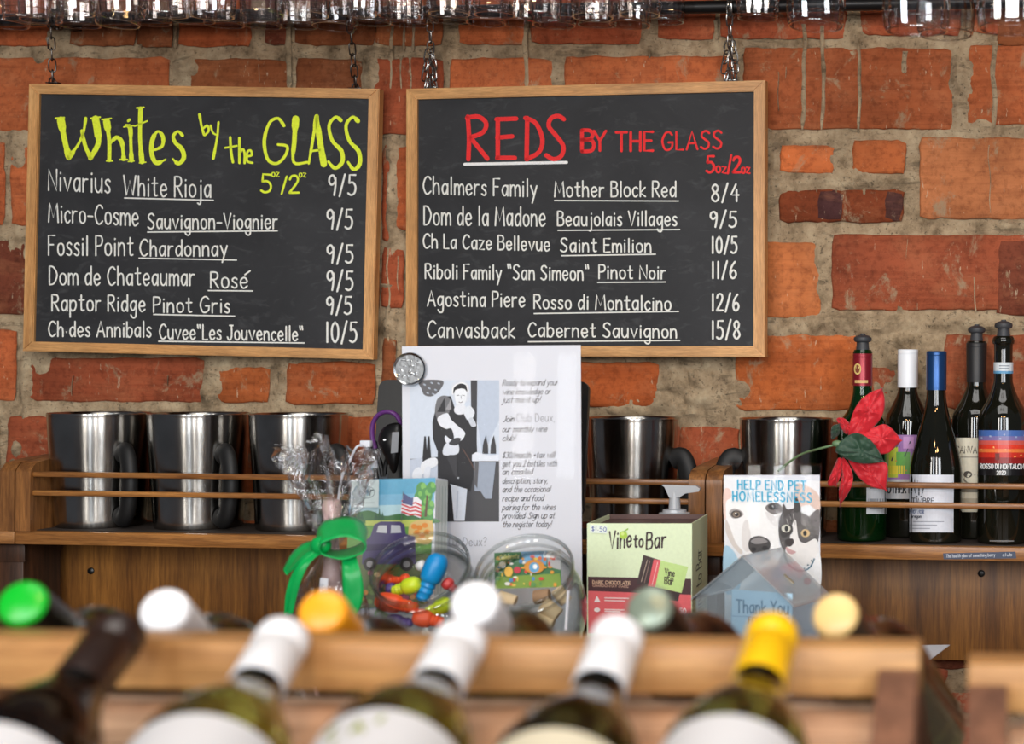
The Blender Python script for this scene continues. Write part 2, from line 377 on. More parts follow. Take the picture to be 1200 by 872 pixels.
# ------------------------------------------------------------------ hand lettering: single strokes, baseline 0, x height 10, capitals 16
GL = {
'A':(11,"0,0 5.5,16 11,0|2,5.5 9,5.5"),'B':(9,"0,0 0,16|~0,16 6,15.6 8,12.6 6,9.4 0,8.8|~0,8.8 7,8.4 9,4.6 7,.6 0,0"),
'C':(10,"~10,13.5 7,16 3,14.5 .2,8 2.5,1.5 6,0 10,2.5"),'D':(10,"0,0 0,16|~0,16 5.5,15 9.8,8.5 6,1.2 0,0"),
'E':(8,"8,16 0,16 0,0 8,0|0,8.5 6.5,8.5"),'F':(8,"8,16 0,16 0,0|0,8.5 6,8.5"),'G':(11,"~10,13.5 7,16 3,14.5 .2,8 2.5,1.3 6,0 10,2.5 10.5,6.5|10.8,6.7 6.5,6.7"),
'H':(9,"0,0 0,16|9,0 9,16|0,8.2 9,8.2"),'I':(2,"1,0 1,16"),'J':(8,"~6.5,16 6.7,5 5,.6 2,.2 0,3|3.5,16 8.5,16"),'K':(9,"0,0 0,16|8,16 0,7 9,0"),
'L':(7,"0,16 0,0 7,0"),'M':(13,"0,0 1.5,16 6.5,4 11.5,16 13,0"),'N':(10,"0,0 0,16 10,0 10,16"),'O':(12,"~6,16 1.5,13 .2,8 1.8,2.5 6,0 10.3,2.8 11.8,8 10.3,13.5 6,16"),
'P':(8,"0,0 0,16|~0,16 6.5,15.5 8.2,12 6.2,8.4 0,7.6"),'R':(9,"0,0 0,16|~0,16 6.5,15.6 8.2,12 6,8.8 0,8.2|3,8.2 9,0"),
'S':(9,"~8.5,14 5.5,16 1.5,14.6 1,11.2 4.5,8.4 8,5.6 7.6,1.8 4,0 0,1.8"),'T':(10,"0,16 10,16|5,16 5,0"),'U':(9,"~0,16 .2,4 4.5,0 8.8,4 9,16"),
'V':(10,"0,16 5,0 10,16"),'W':(15,"0,16 3.5,0 7.5,12 11.5,0 15,16"),'Y':(10,"0,16 5,8|10,16 5,8 5,0"),'Z':(9,"0,16 9,16 0,0 9,0"),
'a':(8,"~7.5,8 5,10 1.5,8.5 .3,4.5 2.5,.3 5.5,1.5 7.4,6|7.6,10 7.6,0"),'b':(8,"0,16 0,0|~0,7 3,10 6.8,8.8 7.6,4.8 5.5,.5 2.5,0 0,2.5"),
'c':(7,"~7,8.2 4.5,10 1,8 .2,4.5 2,.6 4.5,0 7,1.8"),'d':(8,"~7.5,7.5 5,10 1.5,8.5 .3,4.5 2.2,.3 5.3,1.2 7.5,5|7.7,16 7.7,0"),
'e':(8,"~.5,5 7.3,5.6 6.2,9.2 3.6,10 .8,7.8 .3,4 2.5,.3 5,.2 7.6,2"),'f':(6,"~6,15 4,16 2.4,14 2.2,8 2.2,0|0,9 5.4,9.4"),
'g':(8,"~7.5,8 5,10 1.5,8.5 .3,5 2.5,1 5.5,2 7.4,6|~7.6,10 7.6,-3 5.8,-6.4 2.5,-6 .8,-3.8"),'h':(8,"0,16 0,0|~0,6 3,9.8 6.3,9 7.3,5 7.4,0"),
'i':(2,"1,9.5 1,0|1,13 1.1,13.6"),'j':(4,"~3,9.5 3,-2 1.8,-5.8 -1,-5|3,13 3.1,13.6"),'k':(7,"0,16 0,0|6.5,9.5 0,4 7,0"),'l':(2,"1,16 1,0"),
'm':(12,"0,10 0,0|~0,6.5 2.5,9.8 5.2,9 6,5 6,0|~6,6.5 8.5,9.8 11.2,9 12,5 12,0"),'n':(8,"0,10 0,0|~0,6 3,9.8 6.3,9 7.3,5 7.4,0"),
'o':(8,"~4,10 1,8.5 .2,5 1.2,1.5 4,0 7,1.5 7.9,5 6.9,8.5 4,10"),'p':(8,"0,10 0,-6|~0,7 3,10 6.8,8.8 7.6,4.8 5.5,.8 2.5,.2 0,2.5"),
'q':(8,"~7.5,8 5,10 1.5,8.5 .3,4.5 2.5,.3 5.5,1.5 7.4,6|7.6,10 7.6,-6"),'r':(6,"0,10 0,0|~0,6 2.2,9.3 5.6,9.6"),'s':(6,"~5.8,8.6 3.5,10 .8,8.6 1.2,6.4 5,4 5.4,1.4 3,0 0,1.4"),
't':(7,"~3,15 3,3 4.2,.4 6.5,.8|0,10.2 6.6,10.4"),'u':(8,"~0,10 .2,3 2.8,0 5.8,1.5 7.4,5|7.5,10 7.5,0"),'v':(8,"0,10 4,0 8,10"),'w':(11,"0,10 2.8,0 5.5,8 8.2,0 11,10"),
'x':(7,"0,10 7,0|7,10 0,0"),'y':(8,"0,10 4,1.5|8,10 2,-6"),'z':(7,"0,10 7,10 0,0 7,0"),
'0':(8,"~4,16 1,13 .2,8 1,3 4,0 7,3 7.8,8 7,13 4,16"),'1':(3,"1.5,16 1.5,0"),'2':(8,"~.5,12.5 2,15.5 5.5,16 7.4,13 6,8.5 0,0|0,0 8,.2"),'3':(8,"~.5,14.5 4,16 7.2,13.5 6,9.5 3,8.7|~3,8.7 7.6,7 7.4,2.5 4,0 0,1.5"),
'4':(8,"5.5,16 0,6 8.5,6|6.3,11 6.3,0"),'5':(8,"7.5,16 1.5,16 1,9.5|~1,9.5 5,10 7.6,6.5 6.6,1.8 3,0 0,1.4"),'6':(8,"~6,16 2,11 .3,5 2,.6 5,.2 7.5,3.5 6,7.2 3,7.4 .6,4.5"),
'8':(8,"~7,13.5 4,16 1,13.5 2,10 6,6.8 7.6,3 4,0 .4,3 2,6.8 6,10 7,13.5"),'9':(8,"~7.3,12 5,15.8 1.4,14.5 .8,10.5 3.5,8.2 6.8,10.5|~7.4,14 7.4,8 6,0"),
'/':(6,"0,-1 6,17"),'|':(3,"1.5,-1 1.5,17"),'-':(6,"0,6 6,6"),'.':(2,"1,4 1.1,4.3"),',':(2,"1,.5 .2,-2"),'"':(5,"0,16.5 .8,12.5|3.5,16.5 4.3,12.5"),'!':(2,"1.6,16 1,5|.9,.4 1,0"),
'?':(7,"~.5,13 3,16 6.5,14 6,10 3,7.5 3,5|3,.5 3.1,0"),'+':(7,"0,7 7,7|3.5,10.5 3.5,3.5"),'$':(8,"~7.5,13.5 4,15 1,12.5 4,8.4 7.4,5 5,1.2 0,2.5|4,17 4,-1"),"'":(2,"1,16 .7,13"),
'%':(10,"0,-1 9,16|~2,16 .5,13.5 2,11 3.5,13.5 2,16|~8,5 6.5,2.5 8,0 9.5,2.5 8,5"),'*':(5,"0,12 5,16|0,16 5,12"),
}
_gc = {}
def glyph(ch):
    if ch not in _gc:
        w, t = GL[ch]; out = []
        for st in t.split('|') if ch != '|' else [t]:
            sm = st.startswith('~'); pts = [tuple(float(q) for q in p.split(',')) for p in st.lstrip('~').split()]
            out.append(bez(pts, 5) if sm else pts)
        _gc[ch] = (w, out)
    return _gc[ch]
def strokes(text, gap=3.6, space=6.5, slant=0.0, jit=0.0, rnd=random):
    x = 0; out = []
    for ch in text:
        if ch == ' ': x += space; continue
        w, ss = glyph(ch); k = 1 + rnd.uniform(-jit, jit); dy = rnd.uniform(-jit, jit) * 5
        for s_ in ss: out.append([(x + px * k + py * slant, py * k + dy) for px, py in s_])
        x += w * k + gap
    return out, x - gap
def write(art, text, p0, p1, h, w, c, **kw):
    """Letter a line from p0 to p1 (baseline ends in the art's own u, v with v down); h = height of a capital."""
    ss, tw = strokes(text, **kw); du, dv = p1[0] - p0[0], p1[1] - p0[1]; k = h / 16.0
    for s_ in ss:
        art.line([(p0[0] + du * x / tw, p0[1] + dv * x / tw - y * k) for x, y in s_], w, c, up=False)
    art.h += art.step
def pxart(fr, **kw):
    """Art whose (u, v) are photo pixels measured onto the flat frame fr."""
    def fn(px, py, h):
        d = ray(px, py); return CP + d * ((fr.o + fr.n * h - CP).dot(fr.n) / d.dot(fr.n))
    return Art(fn, **kw)
# ------------------------------------------------------------------ brick wall
YW = 2.36                       # front face of the bricks
def brick_mat():
    t = NT('old_red_brick'); v = t.coords(); at = t.n('ShaderNodeVertexColor', layer_name='Col')
    a = t.noise(v, 8, 5, .65); b = t.noise(v, 75, 6, .75); g = t.noise(t.coords((.10, 1, 1.8)), 60, 4, .65); d = t.noise(t.coords((.7, 1, 1.2)), 17, 6, .7, .6)
    col = t.mix(t.ramp(a, [(.34, (0, 0, 0)), (.68, (1, 1, 1))]), at.outputs[0], t.mix(1.0, at.outputs[0], (.62, .60, .60, 1), 'MULTIPLY'))
    col = t.mix(t.ramp(d, [(.50, (0, 0, 0)), (.76, (.34, .34, .34))]), col, lin((196, 132, 92)))           # dusty worn faces
    col = t.mix(t.ramp(b, [(.38, (.60, .60, .60)), (.52, (0, 0, 0))]), col, t.mix(1.0, col, (.50, .45, .42, 1), 'MULTIPLY'))
    col = t.mix(t.ramp(g, [(.36, (.42, .42, .42)), (.50, (0, 0, 0))]), col, t.mix(1.0, col, (.60, .52, .48, 1), 'MULTIPLY'))
    sm = t.noise(t.coords((1, 1, .8)), 19, 7, .74, .5)                      # mortar smeared over the faces
    col = t.mix(t.ramp(sm, [(.575, (0, 0, 0)), (.66, (.75, .75, .75))]), col, lin((158, 140, 112)))
    fl = t.noise(t.coords((1.8, 1, .45)), 90, 4, .65)
    col = t.mix(t.ramp(fl, [(.665, (0, 0, 0)), (.71, (.65, .65, .65))]), col, lin((196, 178, 150)))
    t.set(Base_Color=col, Roughness=.85, Specular_IOR_Level=.25)
    t.bump(t.mix(.5, g, b), .65, .004); return t.m
def mortar_mat():
    t = NT('rough_lime_mortar'); v = t.coords(); a = t.noise(v, 24, 7, .72); b = t.noise(v, 150, 4, .7); w = t.noise(t.coords((.4, 1, 1.5)), 34, 5, .7, 1.0)
    col = t.ramp(a, [(.30, lin((96, 80, 60))), (.5, lin((156, 136, 109))), (.70, lin((186, 168, 138)))])
    col = t.mix(t.ramp(w, [(.36, (.6, .6, .6)), (.44, (0, 0, 0))]), col, lin((92, 80, 64)))
    col = t.mix(t.ramp(b, [(.34, (.75, .75, .75)), (.42, (0, 0, 0))]), col, lin((76, 66, 54)))
    t.set(Base_Color=col, Roughness=.92, Specular_IOR_Level=.2); t.bump(t.mix(.5, a, t.mix(.5, b, w)), .8, .005); return t.m
O1, O2, O3, RD, DK, BR, TN = (188, 106, 66), (178, 96, 58), (198, 112, 66), (172, 90, 60), (122, 66, 48), (148, 88, 54), (196, 126, 84)
BRICKS = [  # x0, y0, x1, y1 in the photo, colour
 (-70,-40,62,54,O2),(82,-40,160,54,BR),(160,-40,204,55,BR),(209,-40,295,55,O2),(311,-40,338,53,DK),(345,-40,440,53,BR),(440,-40,520,53,BR),(537,-40,616,53,O1),(622,-40,752,52,RD),(771,-40,838,47,RD),(844,-40,992,46,RD),(1008,-40,1126,42,RD),(1140,-40,1275,40,RD),
 (-90,67,199,154,O1),(222,69,339,156,BR),(346,69,424,156,BR),(438,68,520,158,RD),(526,68,648,158,O1),(660,66,862,156,O1),(870,56,1117,152,O1),(1133,52,1285,147,O1),
 (-70,164,6,264,O2),(13,170,38,265,O1),(60,172,250,268,O2),(262,172,446,270,BR),(448,170,458,284,RD),(463,172,640,270,O2),(652,170,882,270,O1),
 (913,170,979,203,O3),(998,165,1062,204,O3),(913,222,1060,261,(146,74,42)),(957,223,990,260,(84,52,54)),(1036,223,1058,259,(82,52,50)),(1077,161,1290,257,TN),
 (-80,281,30,368,DK),(40,283,214,372,O2),(228,284,445,374,BR),(447,290,474,362,RD),(486,286,700,374,O2),(712,286,880,374,O1),(882,284,962,373,(186,114,70)),(974,275,1290,364,(176,94,64)),
 (-80,385,20,470,O2),(33,419,240,471,RD),(253,430,317,472,(182,102,56)),(335,424,440,474,(194,104,58)),(447,396,466,474,BR),(476,420,676,478,O2),(676,424,772,478,(196,104,56)),(862,392,1012,481,(200,110,58)),(1106,392,1300,480,(168,92,62)),
 (8,487,58,560,RD),(66,488,250,580,RD),(262,488,470,580,O2),(484,490,660,580,RD),(672,492,780,585,DK),(795,500,866,585,RD),(880,494,1010,590,RD),(1010,430,1062,590,(172,90,60)),(1090,490,1290,590,(172,86,54)),
 (-90,488,0,590,(150,120,96)),
]
y0 = 604
for row in range(5):           # below the shelf
    yy = y0 + row * 62; x = -120 - 97 * (row % 2)
    while x < 1320:
        w_ = 196; BRICKS.append((x + 5, yy + 6, x + w_ - 5, yy + 56, (O2, RD, DK, O1, BR)[(row * 3 + x // 90) % 5])); x += w_
BRICKS += [(1062,782,1110,803,(188,104,78)),(1092,812,1150,836,(178,86,58)),(1085,852,1170,880,(186,92,58))]
BRICKS = [b for b in BRICKS if not (b[1] > 775 and b[3] - b[1] > 40 and 1000 < b[2] and b[0] < 1190)]
for k_, (ya, yb) in enumerate(((-256, -158), (-146, -52), (-40, 54), (67, 155), (166, 262), (280, 370), (386, 472), (488, 588))):   # the same courses carried on past the frame
    spans = ((-760, 1960),) if yb < 0 else ((-760, -96), (1302, 1960))
    for xa, xb in spans:
        x = xa - 70 * (k_ % 3)
        while x < xb - 60:
            w_ = min(190 + 20 * ((k_ + int(x)) % 3), xb - x); BRICKS.append((x + 6, ya, x + w_ - 6, yb, (O2, RD, BR, O1, TN, DK)[(k_ * 5 + int(x) // 70) % 6])); x += w_
for row in range(5):
    for xa, xb in ((-760, -330), (1330, 1960)):
        x = xa - 90 * (row % 2)
        while x < xb: BRICKS.append((x + 5, 610 + row * 62, x + 191, 660 + row * 62, (O2, RD, DK, O1, BR)[(row * 3 + int(x) // 90) % 5])); x += 196
def build_wall():
    import numpy as np
    A = BM(); vs = []; fs = []; cs = []
    for bi, (x0, y0, x1, y1, c) in enumerate(BRICKS):
        rnd = random.Random(bi * 13 + 5); out = []
        def edge(a, b):
            n = max(2, int(math.hypot(b[0] - a[0], b[1] - a[1]) / 7))
            return [(a[0] + (b[0] - a[0]) * i / n, a[1] + (b[1] - a[1]) * i / n) for i in range(n)]
        cr = 3.0
        pts = edge((x0 + cr, y0), (x1 - cr, y0)) + edge((x1, y0 + cr), (x1, y1 - cr)) + edge((x1 - cr, y1), (x0 + cr, y1)) + edge((x0, y1 - cr), (x0, y0 + cr))
        cx, cy = (x0 + x1) / 2, (y0 + y1) / 2
        rings = [[], [], []]; dep = YW + rnd.uniform(-.0015, .0025); dep = YW - .0012 if c[2] > c[1] - 3 else YW if (x0, y0) == (913, 222) else dep
        for (px, py) in pts:
            nz = noise.noise(Vector((px * .045, py * .045, bi * 3.1))) * 2.2 + noise.noise(Vector((px * .15, py * .15, bi))) * 1.2
            dx, dy = px - cx, py - cy
            ox = math.copysign(1, dx) if abs(dx) / (x1 - x0) > abs(dy) / (y1 - y0) else 0; oy = math.copysign(1, dy) if not ox else 0
            for k, (ins, dd) in enumerate(((0, .012), (.6, .0022), (2.6, 0))):
                sx = -math.copysign(min(ins, abs(dx)), dx); sy = -math.copysign(min(ins, abs(dy)), dy)
                rings[k].append(P(px + ox * nz + sx, py + oy * nz + sy, dep + dd))
        b = len(vs); n = len(pts)
        for r_ in rings: vs += [tuple(p) for p in r_]
        j = rnd.uniform(.90, 1.08); cc = lin(tuple(min(255, q * j * k_) for q, k_ in zip(c, (1.03, 1.0, .95))))
        for k in (0, 1):
            for i in range(n):
                fs.append((b + k * n + i, b + k * n + (i + 1) % n, b + (k + 1) * n + (i + 1) % n, b + (k + 1) * n + i)); cs.append(cc)
        fs.append(tuple(b + 2 * n + i for i in range(n))); cs.append(cc)
    nb = len(fs)
    # mortar bed, pushed out over the bricks where it was smeared
    S = [(218,85,16,26,9),(62,40,14,14,7),(300,35,10,30,7),(434,86,14,26,7),(530,38,10,22,7),(760,36,12,20,6),(652,84,10,22,6),(1000,36,12,26,7),(1126,100,14,50,8),(1150,152,16,14,7),(45,66,10,8,7),(350,62,22,10,6),
         (985,186,14,14,8),(1010,198,14,14,8),(1000,213,70,9,9),(925,216,30,11,8),(893,210,16,60,9),(20,178,14,30,8),(18,290,14,16,7),(30,450,10,50,7),(45,425,14,16,8),(248,455,14,26,9),(275,428,26,10,7),(326,448,10,26,8),(345,430,10,12,7),
         (812,450,46,44,10),(790,472,60,12,9),(860,460,18,18,8),(1000,380,90,13,10),(1062,430,36,46,10),(1045,470,28,40,9),(900,385,50,9,7),(1170,378,60,10,7),(1180,268,30,10,9),(965,300,10,60,6),(460,178,10,16,9),(460,240,8,60,9),(460,380,14,16,9),(455,335,20,4,7),
         (1120,380,26,10,8),(20,545,12,40,8),(0,480,20,12,8),(160,480,40,8,6),(740,480,40,8,7),(1060,360,12,8,6)]
    nx, nz_ = 700, 380; g0 = P(-800, -280, YW + .006); g1 = P(1980, 1100, YW + .006); base = len(vs)
    XS = [g0.x + (g1.x - g0.x) * i / nx for i in range(nx + 1)]; ZS = [g0.z + (g1.z - g0.z) * j / nz_ for j in range(nz_ + 1)]
    SM = [(P(a, b, YW), c * .0013, d * .0013, e * .001) for a, b, c, d, e in S]
    X, Z = np.meshgrid(np.array(XS), np.array(ZS)); ext = np.zeros_like(X)
    for p, rx, rz, h in SM:
        ext = np.maximum(ext, h * 1.15 * np.exp(-(((X - p.x) / rx) ** 2 + ((Z - p.z) / rz) ** 2) ** 1.5))
    for j in range(nz_ + 1):
        for i in range(nx + 1):
            q = Vector((XS[i] * 1.0, 0, ZS[j]))
            n1 = noise.noise(q * 38) * .0016 + noise.noise(q * 95) * .0012 + noise.noise(q * 14) * .0022
            e = ext[j, i]; e = max(0, e * (1 + noise.noise(q * 48) * 1.1 + noise.noise(q * 130) * .5)) if e > .0006 else 0
            vs.append((XS[i], YW + .0062 - n1 - e, ZS[j]))
    for j in range(nz_):
        for i in range(nx):
            a = base + j * (nx + 1) + i; fs.append((a, a + 1, a + nx + 2, a + nx + 1)); cs.append((.3, .3, .3, 1))
    # thin runs of mortar that dripped down the faces, and a few scratches of white
    DR = [(942,28,152,4.2),(964,30,152,4.0),(1007,30,155,3.6),(338,28,104,6),(617,26,104,5),(163,28,56,3),(206,26,56,4),(458,60,104,5),(470,66,104,3.6),(481,66,104,4),(460,28,60,4),(473,28,60,3),(485,28,60,3),(1165,48,150,5),(1160,170,250,2),(840,24,46,4),(760,60,100,2.4),(697,92,104,2),
          (957,212,226,1.6),(980,216,240,1.8),(1013,216,228,4),(1143,325,366,2.6),(1064,280,303,1.2),(995,340,358,1.4),(303,75,96,1.5),(86,440,464,1.2),(198,440,452,1.4),(466,300,340,2.4),(455,290,400,4),(1060,60,86,5),(920,78,92,1.3),(912,84,130,1.3),(1118,70,95,1.4),(1075,355,363,1.4)]
    for k, (x, ya, yb, w) in enumerate(DR):
        w *= 1.45 if w > 2 else 1; n = 10; c = lin((196, 180, 148) if w > 2 else (216, 204, 176)); b = len(vs)
        for i in range(n + 1):
            yy = ya + (yb - ya) * i / n; xx = x + noise.noise(Vector((k * 3.3, yy * .03, 0))) * 3.5
            ww = w * (.8 + .4 * noise.noise(Vector((k, yy * .11, 4)))) / 2 * (1 if i < n else .5)
            vs += [tuple(P(xx - ww, yy, YW + .001)), tuple(P(xx - ww * .4, yy, YW - .0009)), tuple(P(xx + ww * .4, yy, YW - .0009)), tuple(P(xx + ww, yy, YW + .001))]
        for i in range(n):
            for q in range(3): fs.append((b + i * 4 + q, b + i * 4 + q + 1, b + i * 4 + q + 5, b + i * 4 + q + 4)); cs.append((.4, .4, .4, 1))
    me = bpy.data.meshes.new('wall_back'); me.from_pydata(vs, [], fs); me.materials.append(brick_mat()); me.materials.append(mortar_mat())
    at = me.color_attributes.new('Col', 'FLOAT_COLOR', 'CORNER'); import itertools
    flat = []
    for f, c in zip(fs, cs): flat += list(c) * len(f)
    at.data.foreach_set('color', flat)
    mi = [0] * nb + [1] * (len(fs) - nb); me.polygons.foreach_set('material_index', mi)
    me.polygons.foreach_set('use_smooth', [True] * len(fs)); me.update()
    b = bmesh.new(); b.from_mesh(me); bmesh.ops.recalc_face_normals(b, faces=b.faces); b.to_mesh(me); b.free()
    me.set_sharp_from_angle(angle=R(50))
    o = bpy.data.objects.new('wall_back', me); COL.objects.link(o); o['kind'] = 'structure'
    # the rest of the same wall down to the floor and up to the ceiling
    q = BM(); q.box((-3.2, YW + .012, 0), (3.2, YW + .22, 2.9)); r_ = q.done('wall_back_core', M['mortar'], None); r_['kind'] = 'structure'; r_.name = 'trim_1'
M['mortar'] = plain('grey_mortar', (140, 126, 102), .9, bump=.4)
build_wall()
fl = BM(); fl.box((-3.2, -4.2, -.08), (3.2, YW + .22, 0)); fl.done('floor', wood('floor_boards', (120, 84, 56), (72, 48, 32), 'x', 3), None)['kind'] = 'structure'

# ------------------------------------------------------------------ shelf row: built from measured photo points
YS = 2.195                      # front of the shelves
def zpx(px, py, y): return P(px, py, y).z
def xpx(px, y, py=600): return P(px, py, y).x
ZS0 = zpx(500, 630.5, YS)         # top of the base board
ZSB = ZS0 - .0195
ZS0L = ZS0 + .0014
M['shelf_shade'] = plain('dark_shelf_shade', (40, 30, 24), .7, bump=.2)  # dark colour that paints the shade on the shelf tops
def make_shelf(px0, px1, label, left_end=True, right_end=True, py_top=545, dz=0.0):
    xa, xb = xpx(px0, YS), xpx(px1, YS); t = .0235; zt = ZS0 + .098
    r = thing('bottle_shelf', label, 'shelf', (xa, YW - .012, ZSB + dz), 'oak shelves along the brick wall')
    L = xb - xa; dpt = YW - .012 - YS
    b = BM(); b.box((0.0006, -dpt, 0), (L - .0006, 0, .0195), .0012); b.done('base_board', M['oak'], r)
    b = BM(); b.box((.025 if left_end else .001, -dpt + .013, .0196), (L - .025 if right_end else L - .001, -.001, .0208), .0003); b.done('shade_sheet', M['shelf_shade'], r)  # thin dark sheet added over the base board in place of shade
    for k, has in ((0, left_end), (1, right_end)):
        if not has: continue
        x0_ = 0.0006 if k == 0 else L - t - .0006; e = BM()
        pr = bez([(-dpt, .0196), (-dpt, .098), (-dpt + .003, .112), (-dpt + .014, .1215)], 5) + [(-dpt + .05, .126), (-.0005, .132), (-.0005, .0196)]
        e.prism(pr, lambda u, v, h: Vector((x0_ + h, u, v)), 0, t); e.done('end_panel', M['oak_v'], r, 30)
    for zz in (.0765, .1045):
        e = BM(); e.box((t if left_end else .001, -dpt + .0045, zz - .0042), (L - t if right_end else L - .001, -dpt + .0125, zz + .0042), .0024); e.done('rail', M['oak'], r)
    return r
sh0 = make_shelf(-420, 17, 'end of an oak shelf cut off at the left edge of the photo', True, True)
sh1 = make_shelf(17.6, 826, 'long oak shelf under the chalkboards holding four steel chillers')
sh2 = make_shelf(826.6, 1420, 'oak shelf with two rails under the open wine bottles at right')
# dark printed strip stuck to the front edge of the right shelf
fS = Frame(Vector((0, YS - .0004, ZSB + .02)), (1, 0, 0), (0, 0, -1))
a = pxart(fS); a.poly([(1105, 648.5), (1190, 646.5), (1191, 654.5), (1106, 655.5)], (66, 76, 98))
write(a, 'The health glow of something berry', (1109, 653.5), (1166, 652), 3.6, .5, (206, 210, 218)); write(a, 'club', (1175, 652), (1186, 651.7), 3.6, .5, (206, 210, 218))
st = a.done('label_strip', M['print'], sh2, sh2.matrix_world.inverted()); st['label'] = 'dark blue printed strip on the shelf edge'

# plywood back panel and posts under the shelves
YP = YW - .035
zp0, zp1 = zpx(1120, 774, YP), ZSB - .0005
r = thing('plywood_panel', 'oak plywood panel fixed to the wall under the shelves', 'panel', (xpx(-200, YP), YP + .018, zp0))
b = BM(); b.box((0, -.018, 0), (xpx(1400, YP) - xpx(-200, YP), 0, zp1 - zp0 - .001), .001); b.done('sheet', M['ply'], r)
for px, py in ((107, 669), (1150, 672)):
    p = P(px, py, YP) - r.location; e = BM(); e.lathe([(0, -.001), (.0055, -.001), (.0052, .0022), (.003, .0034), (0, .0036)], 16, Matrix.Translation((p.x, -.018, p.z)) @ Matrix.Rotation(R(90), 4, 'X')); e.done('screw', M['black'], r)
for px0, px1, lab in ((12, 40, 'dark oak post carrying the left joint of the shelves'), (812, 846, 'dark oak post carrying the shelf joint behind the chocolate box')):
    y1 = YP - .018; xa, xb = xpx(px0, YS + .05), xpx(px1, YS + .05)
    r = thing('shelf_post', lab, 'post', (xa, y1 - .0005, 0), 'posts under the oak shelves'); b = BM()
    b.box((0, -.085, 0.001), (xb - xa, 0, ZSB - .001), .002); b.done('upright', M['oak_dark'], r)
    b = BM(); b.box((-.004, -.0875, ZSB - .03), (xb - xa + .004, -.0853, ZSB - .004), .0008); b.done('cleat', M['oak_dark'], r)

# ------------------------------------------------------------------ counter behind the wine rack
YC0, YC1 = 1.60, 2.14
ZC = 1.12
xr = PZ(1060, 750, ZC).x
r = thing('service_counter', 'narrow dark wood counter behind the wine rack carrying the jars and signs', 'counter', (-1.75, YC1, 0))
b = BM(); b.box((0, YC0 - YC1, ZC - .03), (xr + 1.75, 0, ZC), .003); b.done('worktop', wood('dark_counter_wood', (120, 84, 56), (78, 52, 34), 'x', 6), r)
b = BM(); b.box((.06, YC0 - YC1 + .08, 0.0), (xr + 1.75 - .34, -.05, ZC - .0301), .003); b.done('cabinet', M['oak_dark'], r)
for k in range(3):
    e = BM(); e.box((.10 + k * .42, YC0 - YC1 + .066, .12), (.48 + k * .42, YC0 - YC1 + .0799, ZC - .07), .004); dr = e.done('door', M['oak_dark'], r)
    e = BM(); e.tube([(.44 + k * .42, YC0 - YC1 + .055, .7), (.44 + k * .42, YC0 - YC1 + .055, .82)], .005); e.done('handle', M['black'], dr)
# loose sheet of paper hanging over the counter's end
p0 = PZ(1040, 772, ZC + .0012)
pts = [PZ(px, py, ZC + .0012) for px, py in ((1030, 757), (1113, 756), (1086, 776), (1020, 778))]
b = BM(); b.prism([(p.x, p.y) for p in pts], lambda u, v, h: Vector((u, v, ZC + h)), .0006, .0016)
tag(b.done('paper_sheet', M['paper'], None), 'white sheet of paper sticking out past the end of the counter', 'paper')
# ------------------------------------------------------------------ chalkboards
def slate():
    t = NT('chalkboard_slate'); v = t.coords(); a = t.noise(v, 7, 5, .6, 1.2); b = t.noise(t.coords((1, 1, 2.2)), 28, 4, .65, .8)
    col = t.ramp(a, [(.30, lin((30, 31, 34))), (.75, lin((46, 47, 50)))])
    col = t.mix(t.ramp(b, [(.55, (0, 0, 0)), (.80, (.30, .30, .30))]), col, lin((104, 106, 108)))
    t.set(Base_Color=col, Roughness=.62, Specular_IOR_Level=.35); t.bump(b, .05, .0005); return t.m
M['slate'] = slate()
CHALK, LIME, CRED = (226, 226, 220), (222, 238, 50), (226, 36, 38)
def make_board(tl, tr, bl, inner, y0, y1, label):
    A, B = P(*tl, y0 - .0125) + Vector((0, .0125, 0)), P(*tr, y1 - .0125) + Vector((0, .0125, 0)); ux = B - A
    f = Frame(A, ux, (0, 0, -1)); w = ux.length; h = f.px(*bl)[1]
    r = thing('chalkboard', label, 'chalkboard', f.matrix(), 'wooden framed chalkboards on the brick wall')
    ta, tb = [q - p for p, q in zip(f.px(*tl), f.px(tl[0] + inner[0], tl[1] + inner[1]))]; th = .016
    b = BM(); b.box((ta * .7, -.0065, -h + tb * .7), (w - ta * .7, .004, -tb * .7)); b.done('slate_panel', M['slate'], r)
    for nm, q, mt in (('frame_rail', [(0, 0), (w, 0), (w - ta, tb), (ta, tb)], 'pine'), ('frame_rail', [(0, h), (w, h), (w - ta, h - tb), (ta, h - tb)], 'pine'),
                      ('frame_stile', [(0, 0), (ta, tb), (ta, h - tb), (0, h)], 'pine_v'), ('frame_stile', [(w, 0), (w - ta, tb), (w - ta, h - tb), (w, h)], 'pine_v')):
        b = BM(); b.prism(q, lambda u, v, hh: Vector((u, -hh, -v)), -.004, .0125)
        es = [e for e in b.b.edges if all(abs(v_.co.y + .0125) < 1e-5 for v_ in e.verts)]
        bmesh.ops.bevel(b.b, geom=es, offset=.0014, segments=2, affect='EDGES'); b.done(nm, M[mt], r, 30)
    f.base = .0068
    return r, f
W1, F1 = make_board((33, 98), (444, 104), (33, 411.5), (12, 11.5), YW - .048, YW - .022, 'chalkboard headed Whites by the glass with lime green lettering')
R1, F2 = make_board((476, 104), (897, 94), (477, 418), (12.5, 12), YW - .022, YW - .042, 'chalkboard headed Reds by the glass with red lettering')
def part(art, name, root, lab=None):
    o = art.done(name, M['chalk'], root, root.matrix_world.inverted())
    if lab: o['label'] = lab
    return o
def chalk():
    t = NT('chalk_marker_ink'); at = t.n('ShaderNodeVertexColor', layer_name='Col'); f = t.noise(t.coords(), 300, 3, .7)
    return t.set(Base_Color=t.mix(1.0, at.outputs[0], t.ramp(f, [(.25, (.80, .80, .80)), (.6, (1, 1, 1))]), 'MULTIPLY'), Roughness=.75)
